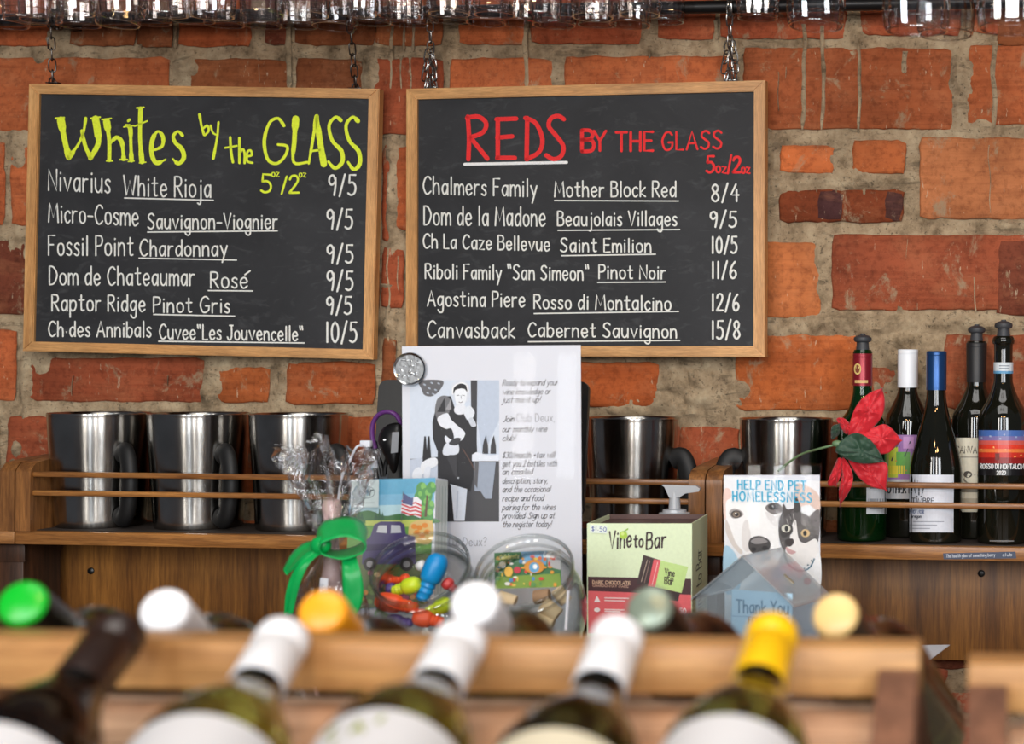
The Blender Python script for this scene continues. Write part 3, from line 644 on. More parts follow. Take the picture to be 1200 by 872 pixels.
M['chalk'] = chalk()
def cart(f): return pxart(f, base=.0068, step=.00006)
rw = random.Random(3)
LW = 1.85
# heading of the left board, every stroke drawn with its own swelling width (photo pixels from the 2.609x view)
def Z1(p): return [(x / 2.609, y / 2.609) for x, y in p]
def zs(art, segs, c):
    for pts, ws in segs: art.line(Z1(pts), [w / 2.609 for w in ws], c, smooth=len(pts) > 2, up=False)
    art.h += art.step
a = cart(F1)
zs(a, [([(186, 368), (198, 430), (210, 478)], [24, 16, 20]), ([(170, 362), (196, 360)], [6, 6]), ([(210, 482), (240, 440), (256, 400), (262, 362)], [16, 8, 8, 10]), ([(250, 400), (262, 450), (278, 480)], [10, 12, 16]), ([(276, 484), (300, 440), (298, 400), (292, 364)], [14, 16, 22, 22]), ([(278, 362), (306, 358)], [5, 5]),
       ([(326, 372), (334, 430), (334, 490)], [22, 12, 12]), ([(312, 366), (340, 362)], [5, 5]), ([(336, 440), (356, 420), (372, 434), (376, 462), (378, 486)], [8, 12, 14, 10, 14]), ([(366, 488), (390, 488)], [5, 5]), ([(326, 492), (344, 492)], [5, 5]),
       ([(386, 384), (398, 392), (400, 440), (402, 490)], [10, 14, 10, 14]), ([(378, 388), (410, 384)], [4, 5]), ([(392, 494), (410, 492)], [4, 4]), ([(392, 370), (396, 366)], [8, 8]),
       ([(430, 332), (428, 420), (434, 494)], [14, 12, 16]), ([(418, 330), (440, 328)], [5, 5]), ([(412, 386), (450, 370)], [5, 5]), ([(426, 498), (446, 496)], [4, 4]),
       ([(474, 458), (496, 446), (498, 418), (482, 402), (466, 428), (464, 470), (478, 498), (506, 488)], [8, 10, 12, 8, 14, 14, 14, 6]),
       ([(558, 414), (544, 402), (530, 416), (536, 436), (556, 456), (562, 482), (546, 500), (528, 486)], [10, 8, 10, 12, 14, 14, 12, 6])], LIME)
part(a, 'heading_word', W1, 'lime green hand lettered heading'); a = cart(F1)
zs(a, [([(610, 350), (616, 385), (624, 412)], [9, 7, 8]), ([(622, 392), (634, 384), (638, 400), (626, 414)], [7, 7, 7, 6]), ([(644, 384), (650, 404), (660, 412)], [7, 6, 6]), ([(668, 374), (664, 420), (652, 484)], [7, 7, 9]),
       ([(704, 420), (706, 460), (712, 496)], [8, 8, 8]), ([(688, 452), (724, 446)], [6, 6]), ([(732, 422), (732, 498)], [8, 8]), ([(732, 470), (742, 456), (748, 470), (748, 498)], [7, 7, 7, 8]), ([(756, 478), (770, 474), (766, 460), (756, 466), (756, 492), (772, 498)], [7] * 6)], LIME)
part(a, 'heading_word', W1, 'small lime green words of the heading'); a = cart(F1)
zs(a, [([(868, 384), (850, 362), (824, 376), (808, 430), (818, 486), (846, 500), (872, 476), (878, 448), (850, 442)], [10, 9, 9, 11, 10, 9, 9, 9, 8]),
       ([(904, 364), (900, 430), (898, 496), (940, 496)], [22, 14, 9, 8]), ([(968, 356), (956, 430), (944, 500)], [14, 9, 7]), ([(968, 356), (978, 430), (990, 502)], [12, 18, 20]), ([(952, 462), (984, 458)], [7, 7]),
       ([(1042, 368), (1026, 358), (1006, 384), (1016, 430), (1044, 462), (1046, 496), (1024, 514), (1004, 494)], [12, 9, 10, 11, 13, 13, 11, 8]),
       ([(1094, 370), (1078, 358), (1058, 384), (1068, 430), (1096, 462), (1100, 500), (1082, 518), (1064, 496)], [14, 9, 10, 11, 13, 13, 11, 8])], LIME); part(a, 'heading_word', W1, 'lime green last word of the heading')
a = cart(F1)
write(a, '5', (306, 225), (318, 226), 21, 2.6, LIME); write(a, 'oz', (318.5, 207), (327, 207), 8, 1.3, LIME); write(a, '/', (330, 226), (336, 226), 18, 2.4, LIME)
write(a, '2', (339, 226), (350, 226), 20, 2.6, LIME); write(a, 'oz', (350.5, 207.5), (358.5, 207.5), 7.5, 1.3, LIME); part(a, 'pour_sizes', W1, 'lime green pour sizes')
def menu(root, f, items):
    for (n0, s0, n1, s1, ul, pr, ps) in items:
        a = cart(f)
        write(a, n0, *s0[:2], s0[2], LW, CHALK, jit=.03, rnd=rw); part(a, 'producer_name', root); a = cart(f); write(a, n1, *s1[:2], s1[2], LW, CHALK, jit=.03, rnd=rw)
        a.line(list(ul), 1.5, CHALK)
        if n1 == 'Rose': a.line([(287, 322), (293, 317.5)], LW, CHALK)
        part(a, 'wine_name', root); a = cart(f); write(a, pr, *ps[:2], ps[2], 2.3, CHALK, jit=.02, rnd=rw); part(a, 'price', root)
menu(W1, F1, [
 ('Nivarius', ((57, 223), (129, 226), 25), 'White Rioja', ((145, 229), (247, 231.5), 23), ((146, 232), (250, 234.7)), '9/5', ((385, 228.5), (417, 228.5), 23)),
 ('Micro-Cosme', ((57, 260), (162, 264.5), 22), 'Sauvignon-Viognier', ((173.5, 268), (325, 268), 18), ((173, 272), (325, 270.5)), '9/5', ((383, 268), (413, 268), 22)),
 ('Fossil Point', ((57, 299), (156, 299.5), 23), 'Chardonnay', ((164, 300), (266, 300), 19), ((163, 302.5), (277, 304.8)), '9/5', ((383, 308), (413.5, 308), 21)),
 ('Dom de Chateaumar', ((58, 333.5), (228, 334.5), 21), "Rose", ((247, 337.5), (290, 337.5), 19), ((244, 340.5), (296, 341)), '9/5', ((383, 340), (413.5, 340), 22)),
 ('Raptor Ridge', ((61, 364), (170, 365), 19), 'Pinot Gris', ((180, 366), (269, 366.5), 18), ((180, 368.5), (275, 370.5)), '9/5', ((382.5, 368), (412, 368), 20)),
 ('Ch.des Annibals', ((57, 394), (177, 395), 18), 'Cuvee"Les Jouvencelle"', ((187, 397), (355, 399.5), 17), ((186, 400), (356.5, 402)), '10/5', ((382, 401), (418, 401), 23))])
menu(R1, F2, [
 ('Chalmers Family', ((496, 227), (629, 230.5), 20), 'Mother Block Red', ((650, 230.5), (792, 230.5), 18), ((650, 235), (795, 235.6)), '8/4', ((834, 236), (865, 236), 20)),
 ('Dom de la Madone', ((497, 263.5), (639, 265), 22), 'Beaujolais Villages', ((653.5, 264.5), (793, 264.5), 17), ((654, 270), (796.5, 269)), '9/5', ((832, 266), (863, 266), 18)),
 ('Ch La Caze Bellevue', ((496, 290.5), (644, 294), 16.5), 'Saint Emilion', ((657, 295), (763, 295.5), 16), ((658, 299.7), (768, 298)), '10/5', ((834, 296.5), (863.5, 296.5), 19)),
 ('Riboli Family "San Simeon"', ((498.5, 326.5), (690, 328.4), 17), 'Pinot Noir', ((702, 326.5), (780, 327), 16), ((700.5, 331), (780, 330.5)), '11/6', ((834, 326), (863, 326), 19)),
 ('Agostina Piere', ((501, 358.5), (615, 359.5), 18), 'Rosso di Montalcino', ((626, 361.5), (786, 363.5), 16.5), ((626, 367.5), (795, 365)), '12/6', ((834, 364), (866, 364), 19)),
 ('Canvasback', ((501, 395.5), (603, 396), 19), 'Cabernet Sauvignon', ((619, 394.5), (793, 396), 16.5), ((619, 400.5), (796.5, 399)), '15/8', ((834, 397), (867, 397), 21))])
def Z3(p): return [(460 + x / 2.609, 80 + y / 2.609) for x, y in p]
def zr(art, segs, w, c):
    for pts in segs: art.line(Z3(pts), w, c, smooth=len(pts) > 2, up=False)
    art.h += art.step
a = cart(F2)
zr(a, [[(230, 148), (234, 210), (232, 278)], [(228, 152), (262, 148), (286, 168), (276, 196), (236, 212)], [(240, 214), (264, 244), (290, 276)],
       [(322, 158), (322, 274)], [(318, 156), (378, 154)], [(320, 212), (366, 208)], [(320, 274), (374, 274)],
       [(412, 152), (410, 276)], [(406, 152), (438, 168), (458, 216), (448, 256), (410, 278)],
       [(524, 156), (506, 146), (484, 154), (478, 178), (500, 206), (522, 238), (516, 268), (492, 278), (470, 266)]], 5.2, CRED)
part(a, 'heading', R1, 'bold red hand lettered heading')
a = cart(F2); a.line([(544.5, 192.5), (664, 190.3)], 3.4, (232, 232, 232)); part(a, 'underline', R1, 'white underline of the heading')
a = cart(F2)
write(a, 'B', (682, 177.5), (696, 177.5), 25, 4.4, CRED); write(a, 'Y', (696, 176.5), (710, 176.5), 23, 3.2, CRED); write(a, 'THE', (722, 177), (765, 176.5), 22, 3.2, CRED); write(a, 'GLASS', (776, 176), (846, 174), 21, 2.5, CRED)
part(a, 'subheading', R1, 'smaller red words after the heading')
a = cart(F2); write(a, '5', (828, 202), (837, 202), 19, 3.0, CRED); write(a, 'oz', (839, 202), (851, 203), 12, 2.2, CRED); write(a, '/', (853, 202), (857, 202), 19, 2.6, CRED); write(a, '2', (859, 202), (868, 202), 18, 3.0, CRED); write(a, 'oz', (869, 203), (878.5, 203), 11, 2.2, CRED)
part(a, 'pour_sizes', R1, 'red pour sizes')

# ------------------------------------------------------------------ pipe, chains
YPI = YW - .055
pc = P(900, 7, YPI); zpipe = pc.z
def tl(px, py, y): return P(px, py, y)
r = thing('hanging_pipe', 'black steel pipe along the top of the brick wall', 'pipe', (xpx(-150, YPI), YPI, zpipe))
Lp = xpx(1260, YPI) - xpx(-150, YPI)
b = BM(); b.lathe([(0, 0), (.0098, 0), (.0098, Lp), (0, Lp)], 24, Matrix.Rotation(R(90), 4, 'Y')); b.done('tube', M['pipe'], r)
for fx in (.16, .5, .86):
    e = BM(); e.box((Lp * fx - .008, .0105, -.008), (Lp * fx + .008, YW - YPI + .004, .008), .001); e.done('bracket', M['pipe'], r)
def chain(px_top, px_bot, py_bot, double, mt, label, ybot):
    A = Vector((P(px_top, 6, YPI).x, YPI, zpipe)); Bt = P(px_bot, py_bot, ybot)
    rt = thing('hanging_chain', label, 'chain', Bt, 'chains holding the chalkboards'); b = BM()
    def link(c, t, roll, ln=.0205, w=.0050, wire=.0012):
        z = t.normalized(); x = z.cross(Vector((0, 1, 0))).normalized(); y = z.cross(x); x2 = x * math.cos(roll) + y * math.sin(roll)
        pts = []
        for i in range(14):
            an = 2 * PI * i / 14; s_, c_ = math.sin(an), math.cos(an)
            pts.append(c + x2 * (w * c_) + z * (s_ * w + math.copysign(ln / 2 - w, s_) if abs(s_) > .01 else 0))
        b.tube(pts, wire, 6, closed=True)
    d = A - Vector((0, .0135, 0)) - Bt; n = max(3, int(d.length / .0158)); rn = random.Random(int(px_top))
    for i in range(n):
        link(d * ((i + .6) / n), d, R(45 if i % 2 else 135) + rn.uniform(-.3, .3))
    # loop over the pipe
    for i in range(9):
        an = -PI / 2 + 2 * PI * i / 9; c = A - Bt + Vector((0, math.sin(an) * .0138, math.cos(an) * .0138)) ; link(c, Vector((.02, math.cos(an), -math.sin(an))), R(40 if i % 2 else 130), .0125, .004)
    if double:
        for k, off in ((0, -.010), (1, .008)):
            for i in range(4):
                t_ = i / 4; link(Vector((off * (1 - abs(t_ - .3)), -.004 - .003 * k, .004 + t_ * .060)), Vector((-off, 0, .05)), R(50 if (i + k) % 2 else 140) + rn.uniform(-.4, .4))
    b.done('links', mt, rt)
    e = BM(); e.tube([(-.006, -.001, -.0005), (-.004, -.002, .005), (0, -.002, .0085), (.004, -.002, .005), (.006, -.001, -.0005)], .0012, 6); e.box((-.010, -.004, -.0010), (.010, .006, .0006), .0003); e.done('hook', mt, rt)
yb = lambda f, px, py: f.at(*f.px(px, py), 0).y
for px, pb, py, dbl, mt, lab, f in ((66, 62, 97.0, False, M['chain_dark'], 'chain at the left end of the whites chalkboard', F1), (414, 417, 103.6, False, M['chain_dark'], 'chain at the right end of the whites chalkboard', F1),
                                (508, 506, 102.4, True, M['chain'], 'chain at the left end of the reds chalkboard', F2), (857, 857, 94.0, True, M['chain'], 'chain at the right end of the reds chalkboard', F2)):
    chain(px, pb, py, dbl, mt, lab, yb(f, pb, py))

# ------------------------------------------------------------------ stemmed plastic glasses hung upside down in a wooden rack above
M['canopy'] = wood('glass_rack_wood', (110, 76, 48), (70, 46, 28), 'x', 6)
zr0 = P(600, -105, YW).z
r = thing('glass_rack', 'wooden rack on the wall above the pipe that the stem glasses hang from', 'rack', (-1.9, YW + .011, zr0))
b = BM(); b.box((0, -.56, .0), (3.0, 0, .022), .002); b.done('top_board', M['canopy'], r)
for i in range(5):
    e = BM(); e.box((0, -.555 + i * .125, -.022), (3.0, -.505 + i * .125, -.0005), .001); e.done('runner', M['canopy'], r)
def make_cup(rr, hh, ribs):
    """Bowl mouth down at z = 0, foot at the top."""
    prof = [(rr * .80, hh), (rr * .93, hh * .72), (rr, hh * .40), (rr * .97, hh * .14), (rr * .945, 0.0)]
    prof = [(.0045, hh + .045), (.0055, hh + .012), (rr * .45, hh + .004)] + bez(prof, 4)
    b = BM(); seg = ribs * 2; mt = Matrix.Identity(4); rings = []
    for k, (q, z) in enumerate(prof):
        rings.append([b.b.verts.new(((q * (1 + (.05 if i % 2 and 3 < k < len(prof) - 2 else 0))) * math.cos(2 * PI * i / seg), (q * (1 + (.05 if i % 2 and 3 < k < len(prof) - 2 else 0))) * math.sin(2 * PI * i / seg), z)) for i in range(seg)])
    for A_, B_ in zip(rings, rings[1:]):
        for i in range(seg): b.b.faces.new((A_[i], A_[(i + 1) % seg], B_[(i + 1) % seg], B_[i]))
    q = rr * .945; b.tube([(q * math.cos(2 * PI * i / 48), q * math.sin(2 * PI * i / 48), 0) for i in range(48)], .0011, 6, closed=True)
    q = rr * .985; b.tube([(q * math.cos(2 * PI * i / 48), q * math.sin(2 * PI * i / 48), hh * .20) for i in range(48)], .0007, 6, closed=True)
    return b, hh
def place_cups():
    first = {}; rn = random.Random(12)
    # px, py of the rim's lowest edge, rim width in px, photo depth
    L = [(888, 23, 48, 2.24), (956, 32, 66, 1.98), (1074, 38, 76, 1.84), (1108, 42, 66, 2.05), (1186, 35, 80, 1.82)]
    for i in range(19): L.append((8 + i * 43 + rn.uniform(-4, 4), 28 + rn.uniform(-3, 5), 46 + rn.uniform(-3, 5), 2.32 - .065 * (i % 2)))
    for i in range(14): L.append((30 + i * 55 + rn.uniform(-5, 5), 21 + rn.uniform(-4, 5), 48, 2.16 - .065 * (i % 2)))
    out = []
    for k, (px, py, wpx, dep) in enumerate(L):
        rr = wpx * dep / F / 2; p = PD(px, py - 1.5, dep)
        key = 'big' if k < 5 else 'small'
        t_ = thing('stem_glass', 'clear plastic stem glass hanging upside down', 'glass', Matrix.Translation(p) @ Matrix.Rotation(R(rn.uniform(-3, 3)), 4, 'X') @ Matrix.Rotation(rn.uniform(0, 1), 4, 'Z'), 'plastic stem glasses hanging from the rack')
        top = zr0 - .022 - p.z - .001
        b, hh = make_cup(rr, .066, 18); b.done('bowl', M['cup'], t_, 12)
        s_ = BM(); s_.lathe([(.0043, hh + .0455), (.0038, top - .006), (.03, top - .003), (.031, top - .001), (0, top - .001)], 16); s_.done('stem_and_foot', M['cup'], t_)
        out.append((px, k, t_))
    NM = {0: 'clear plastic stem glass over the right end of the reds chalkboard', 1: 'ribbed clear stem glass on its own between the chalkboard and the right group', 2: 'largest ribbed stem glass, front one of the overlapping pair at right', 3: 'ribbed stem glass behind the front one of the pair at right', 4: 'ribbed stem glass cut by the right edge of the photo'}
    for px, k, t_ in out:
        if k in NM: t_['label'] = NM[k]
    rows = (([q for q in sorted(out, key=lambda q: q[0]) if 5 <= q[1] < 24], 'back'), ([q for q in sorted(out, key=lambda q: q[0]) if q[1] >= 24], 'front'))
    names = ['first', 'second', 'third', 'fourth', 'fifth', 'sixth', 'seventh', 'eighth', 'ninth', 'tenth', 'eleventh', 'twelfth', 'thirteenth', 'fourteenth', 'fifteenth', 'sixteenth', 'seventeenth', 'eighteenth', 'nineteenth']
    for row, nm in rows:
        for i, (px, k, t_) in enumerate(row):
            t_['label'] = '%s stem glass from the left in the %s row of the crowded hanging glasses' % (names[i], nm)
place_cups()
# ------------------------------------------------------------------ steel chillers with black handles
M['handle'] = plain('black_rubber_handle', (7, 7, 8), .6)
def chiller(x0, x1, ytop, az, label):
    cx = (x0 + x1) / 2; yc = YS + .0905; c = P(cx, ytop, yc); rr = (P(x1, ytop, yc) - P(x0, ytop, yc)).length / 2 * .985
    zb = ZS0L; h = c.z - zb
    r = thing('wine_chiller', label, 'wine chiller', Matrix.Translation((c.x, yc, zb)) @ Matrix.Rotation(az, 4, 'Z'), 'steel wine chillers on the oak shelves')
    k = rr
    prof = [(0, 0), (k * .83, 0), (k * .86, .003)] + bez([(k * .87, .012), (k * .905, h * .35), (k * .95, h * .62), (k * .985, h * .84), (k * .997, h - .004)], 5) + [(k, h - .003), (k * 1.004, h - .0012), (k * .998, h), (k * .98, h - .0012)]
    inner = [(k * .965, h - .004), (k * .93, h * .62), (k * .88, h * .3), (k * .84, .006), (0, .006)]
    b = BM(); b.lathe(prof + inner, 64); b.done('steel_body', M['steel'], r, 50)
    # handle: a thick black loop standing off the wall of the vessel
    path = bez([(k * .90, .020), (k * 1.08, .017), (k * 1.24, .030), (k * 1.34, h * .36), (k * 1.30, h * .56), (k * 1.16, h * .665), (k * .95, h * .64)], 5)
    b = BM(); b.tube([(u, 0, v) for u, v in path], (.0105, .0150), 14); b.done('handle', M['handle'], r)
    return r
for a_ in ((65, 172, 483.5, R(-33), 'leftmost of the three steel chillers under the whites chalkboard'), (180, 287, 484, R(-33), 'middle one of the three steel chillers under the whites chalkboard'),
           (298, 403, 484.5, R(-20), 'third steel chiller from the left, behind the cellophane gift'), (688, 796, 489, R(-12), 'steel chiller just right of the white flyer, behind the chocolate box'),
           (867, 976, 490, R(196), 'steel chiller behind the pet charity sign and the red flower')):
    chiller(*a_)

# ------------------------------------------------------------------ opened bottles on the right shelf
M['red_glass'] = NT('dark_bottle_glass').set(Base_Color=lin((14, 15, 11)), Roughness=.045, Coat_Weight=.3)
_t = NT('dark_bottle_glass_smoky'); M['dark_glass'] = _t.set(Base_Color=_t.mix(_t.noise(_t.coords(), 9, 2), lin((12, 14, 10)), lin((24, 23, 15))), Roughness=.05, Specular_IOR_Level=.6)
_t = NT('green_bottle_glass'); M['green_glass'] = _t.set(Base_Color=_t.mix(_t.noise(_t.coords(), 9, 2), lin((10, 58, 20)), lin((16, 74, 26))), Roughness=.03, Transmission_Weight=.75, IOR=1.45)
M['foil_red'] = plain('dark_red_foil', (134, 28, 42), .33, .35)
M['foil_blue'] = plain('blue_screw_cap', (36, 72, 122), .3, .6)
M['foil_black'] = plain('matt_black_foil', (26, 26, 28), .5)
M['gold'] = plain('gold_print_foil', (206, 172, 92), .35, .6)
STOP = [(0, .0215), (.0035, .0215), (.004, .0195), (.0085, .0185), (.0128, .0155), (.0132, .0125), (.0118, .0095), (.0088, .0085), (.0092, .0015), (.0098, 0), (.0096, -.003), (0, -.003)]
class Cyl:          # print wrapped on a bottle, addressed by photo pixels seen from the camera
    def __init__(s, c, r, y): s.c = c; s.r = r; s.y = y; s.rp = r * F / ((c - CP).dot(CD)); q = CP - c; s.a = math.atan2(q.y, q.x); s.px = CX + F * (c - CP).dot(CR) / (c - CP).dot(CD)
    def __call__(s, px, py, h):
        t = max(-.99, min(.99, (px - s.px) / s.rp)); th = s.a + math.asin(t); dep = (s.c - CP).dot(CD) - s.r * math.sqrt(1 - t * t)
        z = CAMZ + (CY - py) / F * dep; return Vector((s.c.x + (s.r + h) * math.cos(th), s.c.y + (s.r + h) * math.sin(th), z))
def bottle(px, y, prof_px, label, parts, glassmat, rpx, stopper=None):
    """prof_px: (radius px, photo y) from the lip down; the bottle stands on the shelf."""
    c = P(px, 600, y); c.z = ZS0L; k = ((c - CP).dot(CD)) / F
    r = thing('wine_bottle', label, 'wine bottle', c, 'opened wine bottles on the oak shelf'); zf = lambda py: P(px, py, y).z - c.z
    pr = [(q * k, zf(py)) for q, py in prof_px]; R0 = rpx * k
    body = bez(pr, 5) + [(R0, .004), (R0 * .97, .0012), (R0 * .9, 0), (0, .0)]
    b = BM(); b.lathe([(0, pr[0][1])] + body, 40); b.done('glass_body', glassmat, r, 60)
    for nm, mt, (ra, pa), (rb, pb) in parts:
        b = BM(); za, zb = zf(pa), zf(pb)
        b.lathe([(0, za + .0006), (ra * k * .93, za + .0006), (ra * k, za - .0006), (ra * k, za - .006), (ra * k * .985, za - .0066), (ra * k, za - .0072), (rb * k, zb), (rb * k * .96, zb)], 32)
        b.done(nm, mt, r, 50)
    if stopper is not None:
        s_ = BM(); s_.lathe(STOP, 28, Matrix.Translation((0, 0, zf(stopper) + .001))); s_.done('vacuum_stopper', M['rubber'], r)
    return r, Cyl(c, R0, y), k
y1, y2 = YS + .057, YS + .1155
# 1 green bottle with red foil, half hidden by the poinsettia
r, cy, k = bottle(1010, y1, [(10, 410), (11.5, 414), (11, 420), (11, 450), (12, 464), (17, 480), (25, 492), (28.5, 505), (29, 525), (29, 560)], 'green glass bottle with red foil neck and stopper behind the red flower', [('foil_capsule', M['foil_red'], (11.6, 414), (11.6, 452))], M['green_glass'], 29, 409)
b = BM(); b.lathe([(0, .008), (cy.r * .93, .008), (cy.r * .95, .012), (cy.r * .95, .085), (0, .085)], 32); b.done('wine', M['dark_glass'], r)
a = Art(cy); a.grid(1015, 556, 1038, 603, (206, 208, 212), 8); a.grid(1017, 585, 1038, 590, (150, 152, 156), 6)
for q in (566, 572, 596): a.grid(1019, q, 1034, q + 1.2, (120, 122, 126), 5)
a.done('paper_label', M['print'], r, r.matrix_world.inverted())
cn = Cyl(cy.c, 11.9 * k, y1); a = Art(cn); a.oval(1004, 433, 4.2, 6.5, (214, 184, 110)); a.oval(1004, 433, 2.6, 4.6, (120, 60, 40)); a.rect(1002, 430, 1006, 432.5, (226, 200, 130)); a.grid(1001, 446, 1016, 449.5, (208, 170, 110), 5); a.done('foil_crest', M['print'], r, r.matrix_world.inverted())
# 2 white screw cap
r, cy, k = bottle(1063, y2, [(11, 411), (11.5, 420), (11, 452), (12.5, 462), (18, 474), (25, 488), (27, 500), (27.5, 520), (27.5, 560)], 'bottle with a white screw cap and colourful label between flower and blue cap', [('screw_cap', M['white'], (12, 410), (12, 454))], M['dark_glass'], 27.5)
a = Art(cy); a.grid(1037, 510, 1088, 562, (158, 116, 178), 14); a.grid(1037, 524, 1052, 560, (196, 208, 70), 6); a.grid(1050, 530, 1066, 556, (104, 170, 84), 6); a.grid(1040, 546, 1060, 556, (228, 210, 70), 6); a.grid(1058, 512, 1070, 526, (196, 150, 206), 5)
a.grid(1040, 514, 1050, 522, (220, 190, 228), 4); a.line([(1045, 540), (1052, 520), (1060, 536), (1066, 518)], 1.6, (60, 50, 80)); a.line([(1040, 552), (1050, 540), (1062, 552)], 1.4, (220, 120, 60))
a.grid(1037, 562, 1088, 585, (208, 208, 212), 14); write(a, 'OTHER BLOCK', (1040, 578), (1086, 578), 9, 1.5, (40, 40, 46)); a.done('paper_label', M['print'], r, r.matrix_world.inverted())
# 3 blue screw cap, sloping shoulders
r, cy, k = bottle(1096.5, y1 - .0045, [(10.5, 413), (11.5, 425), (11, 455), (13, 475), (18, 495), (25, 520), (29.5, 540), (31, 556), (31, 580)], 'sloping shouldered bottle with a blue screw cap and white label', [('screw_cap', M['foil_blue'], (12, 412), (12, 457))], M['dark_glass'], 31)
a = Art(cy); a.grid(1063, 556.5, 1117, 624, (214, 218, 228), 16); W_ = (70, 74, 84)
a.line([(1077, 580), (1077, 571)], 1.6, W_); a.line([(1072, 573), (1073, 578), (1081, 578), (1082, 573)], 1.4, W_); a.line([(1074, 582), (1080, 582)], 1.4, W_)
write(a, 'TIMBRE', (1069, 590), (1094, 590), 6, 1.1, W_); write(a, 'PINOT NOIR', (1066, 602), (1083, 602), 4, .8, (110, 120, 150)); write(a, 'oregon', (1068, 607), (1080, 607), 3.4, .7, W_)
for q in (611, 615, 619): a.grid(1066, q, 1106 - (q - 611) * 2, q + .9, (140, 146, 158), 8)
a.grid(1064, 576, 1117, 576.5, (190, 194, 204), 12); a.done('paper_label', M['print'], r, r.matrix_world.inverted())
# 4 black foil behind
r, cy, k = bottle(1143.5, y2, [(11, 400), (12, 404), (10.8, 410), (11, 445), (12.5, 456), (19, 470), (27, 484), (29, 497), (29.5, 520), (29.5, 560)], 'bottle with matt black foil and cream label, behind the sunset label bottle', [('foil_capsule', M['foil_black'], (12.2, 402), (11.6, 448))], M['dark_glass'], 29.5, 398)
a = Art(cy); a.grid(1118, 513, 1170, 600, (214, 208, 188), 16); write(a, 'CANVASBACK', (1120, 531), (1168, 531), 8, 1.2, (90, 84, 74)); a.grid(1120, 535, 1150, 536.4, (150, 144, 128), 8)
a.oval(1142, 562, 13, 6, (120, 112, 98)); a.oval(1134, 556, 5, 4, (80, 74, 66)); a.grid(1118, 572, 1170, 577, (110, 104, 92), 14); a.grid(1118, 584, 1170, 590, (170, 160, 140), 14); a.done('paper_label', M['print'], r, r.matrix_world.inverted())
# 5 sunset label
r, cy, k = bottle(1175, y1 - .004, [(11, 394), (13, 398), (12.6, 403), (11, 406), (11, 440), (12.5, 452), (18, 466), (26, 480), (29.5, 492), (30, 515), (30, 560)], 'tall dark bottle with a stopper and red sunset label at the far right', [], M['dark_glass'], 30, 393)
a = Art(Cyl(cy.c, 11.4 * k, y1)); a.grid(1163.5, 424.5, 1186.5, 437, (206, 214, 220), 10); a.grid(1163.5, 434.5, 1186.5, 437.5, (90, 150, 190), 10); a.grid(1170, 428, 1182, 429, (110, 120, 130), 5); a.grid(1170, 431, 1182, 432, (110, 120, 130), 5); a.done('neck_band', M['print'], r, r.matrix_world.inverted())
a = Art(cy)
for y0_, y1_, c_ in ((504, 511, (70, 104, 170)), (511, 516, (120, 110, 160)), (516, 521, (206, 92, 84)), (521, 526, (216, 60, 40)), (526, 530, (226, 120, 60)), (530, 536, (196, 48, 34)), (536, 543, (140, 30, 28)), (543, 557, (20, 18, 20))): a.grid(1146.5, y0_, 1203.5, y1_, c_, 18)
a.line([(1150, 513), (1160, 511), (1172, 514)], 2, (160, 170, 200)); a.line([(1176, 509), (1190, 512), (1200, 510)], 2, (150, 160, 196)); a.line([(1150, 527), (1164, 524), (1178, 527)], 2, (240, 160, 90)); a.rect(1166, 531, 1171, 539, (110, 30, 24)); a.line([(1188, 535), (1196, 533)], 1.5, (230, 150, 80))
write(a, 'ROSSO DI MONTALCINO', (1149, 549), (1202, 549), 5.5, 1.1, (226, 226, 226)); write(a, '2020', (1168, 556), (1178, 556), 4.5, .9, (226, 226, 226))
a.done('paper_label', M['gloss_print'], r, r.matrix_world.inverted())
a = Art(cy); a.grid(1160, 633, 1188, 634.4, (120, 120, 120), 10); a.done('base_lettering', M['gloss_print'], r, r.matrix_world.inverted())

# ------------------------------------------------------------------ artificial poinsettia
def flat_petal(parent, name, pts, dep, mt, z6=True, seed=0, cup=.006):
    pts = [(940 + x / 3.114, 380 + y / 3.114) for x, y in pts]; pts = [q for p in pts for q in ((p,) if p != max(pts, key=lambda t: (t[0] - 963) ** 2 + (t[1] - 520) ** 2) else (p, (p[0] + .25, p[1] + .25)))]; pts = bez(pts, 4, True)
    cx = sum(p[0] for p in pts) / len(pts); cy_ = sum(p[1] for p in pts) / len(pts)
    n = len(pts); b = bmesh.new(); rings = []; inv = parent.matrix_world.inverted()
    for k in range(10):
        q = k / 9; ring = []
        for i, (x, y) in enumerate(pts):
            xx, yy = cx + (x - cx) * q, cy_ + (y - cy_) * q
            dd = dep + cup * q * q + math.sin(i / n * 2 * PI * 9 + seed) * .0022 * q + noise.noise(Vector((xx * .09, yy * .09, seed))) * .006 + noise.noise(Vector((xx * .32, yy * .32, seed + 5))) * .0028
            ring.append(b.verts.new(inv @ PD(xx, yy, dd)))
            if k == 0: break
        rings.append(ring)
    for i in range(n): b.faces.new((rings[0][0], rings[1][i], rings[1][(i + 1) % n]))
    for A_, B_ in zip(rings[1:], rings[2:]):
        for i in range(n): b.faces.new((A_[i], B_[i], B_[(i + 1) % n], A_[(i + 1) % n]))
    bmesh.ops.recalc_face_normals(b, faces=b.faces)
    o = obj(name, b, mt, parent, 60); md = o.modifiers.new('thick', 'SOLIDIFY'); md.thickness = .0006; return o
def cloth(name, c, v):
    t = NT(name); q = t.coords(); a = t.noise(q, 45, 4); col = t.mix(a, lin(c), lin(v))
    t.set(Base_Color=col, Roughness=.6, Subsurface_Weight=.0, Sheen_Weight=.2); t.bump(t.noise(q, 140, 4), .4, .001); return t.m
M['petal'] = cloth('red_fabric_petal', (178, 10, 26), (206, 24, 42)); M['leaf'] = cloth('dark_green_fabric_leaf', (18, 50, 34), (34, 70, 48)); M['stem'] = plain('green_wire_stem', (92, 120, 84), .5)
D5 = 2.115
pc5 = PD(980, 520, D5)
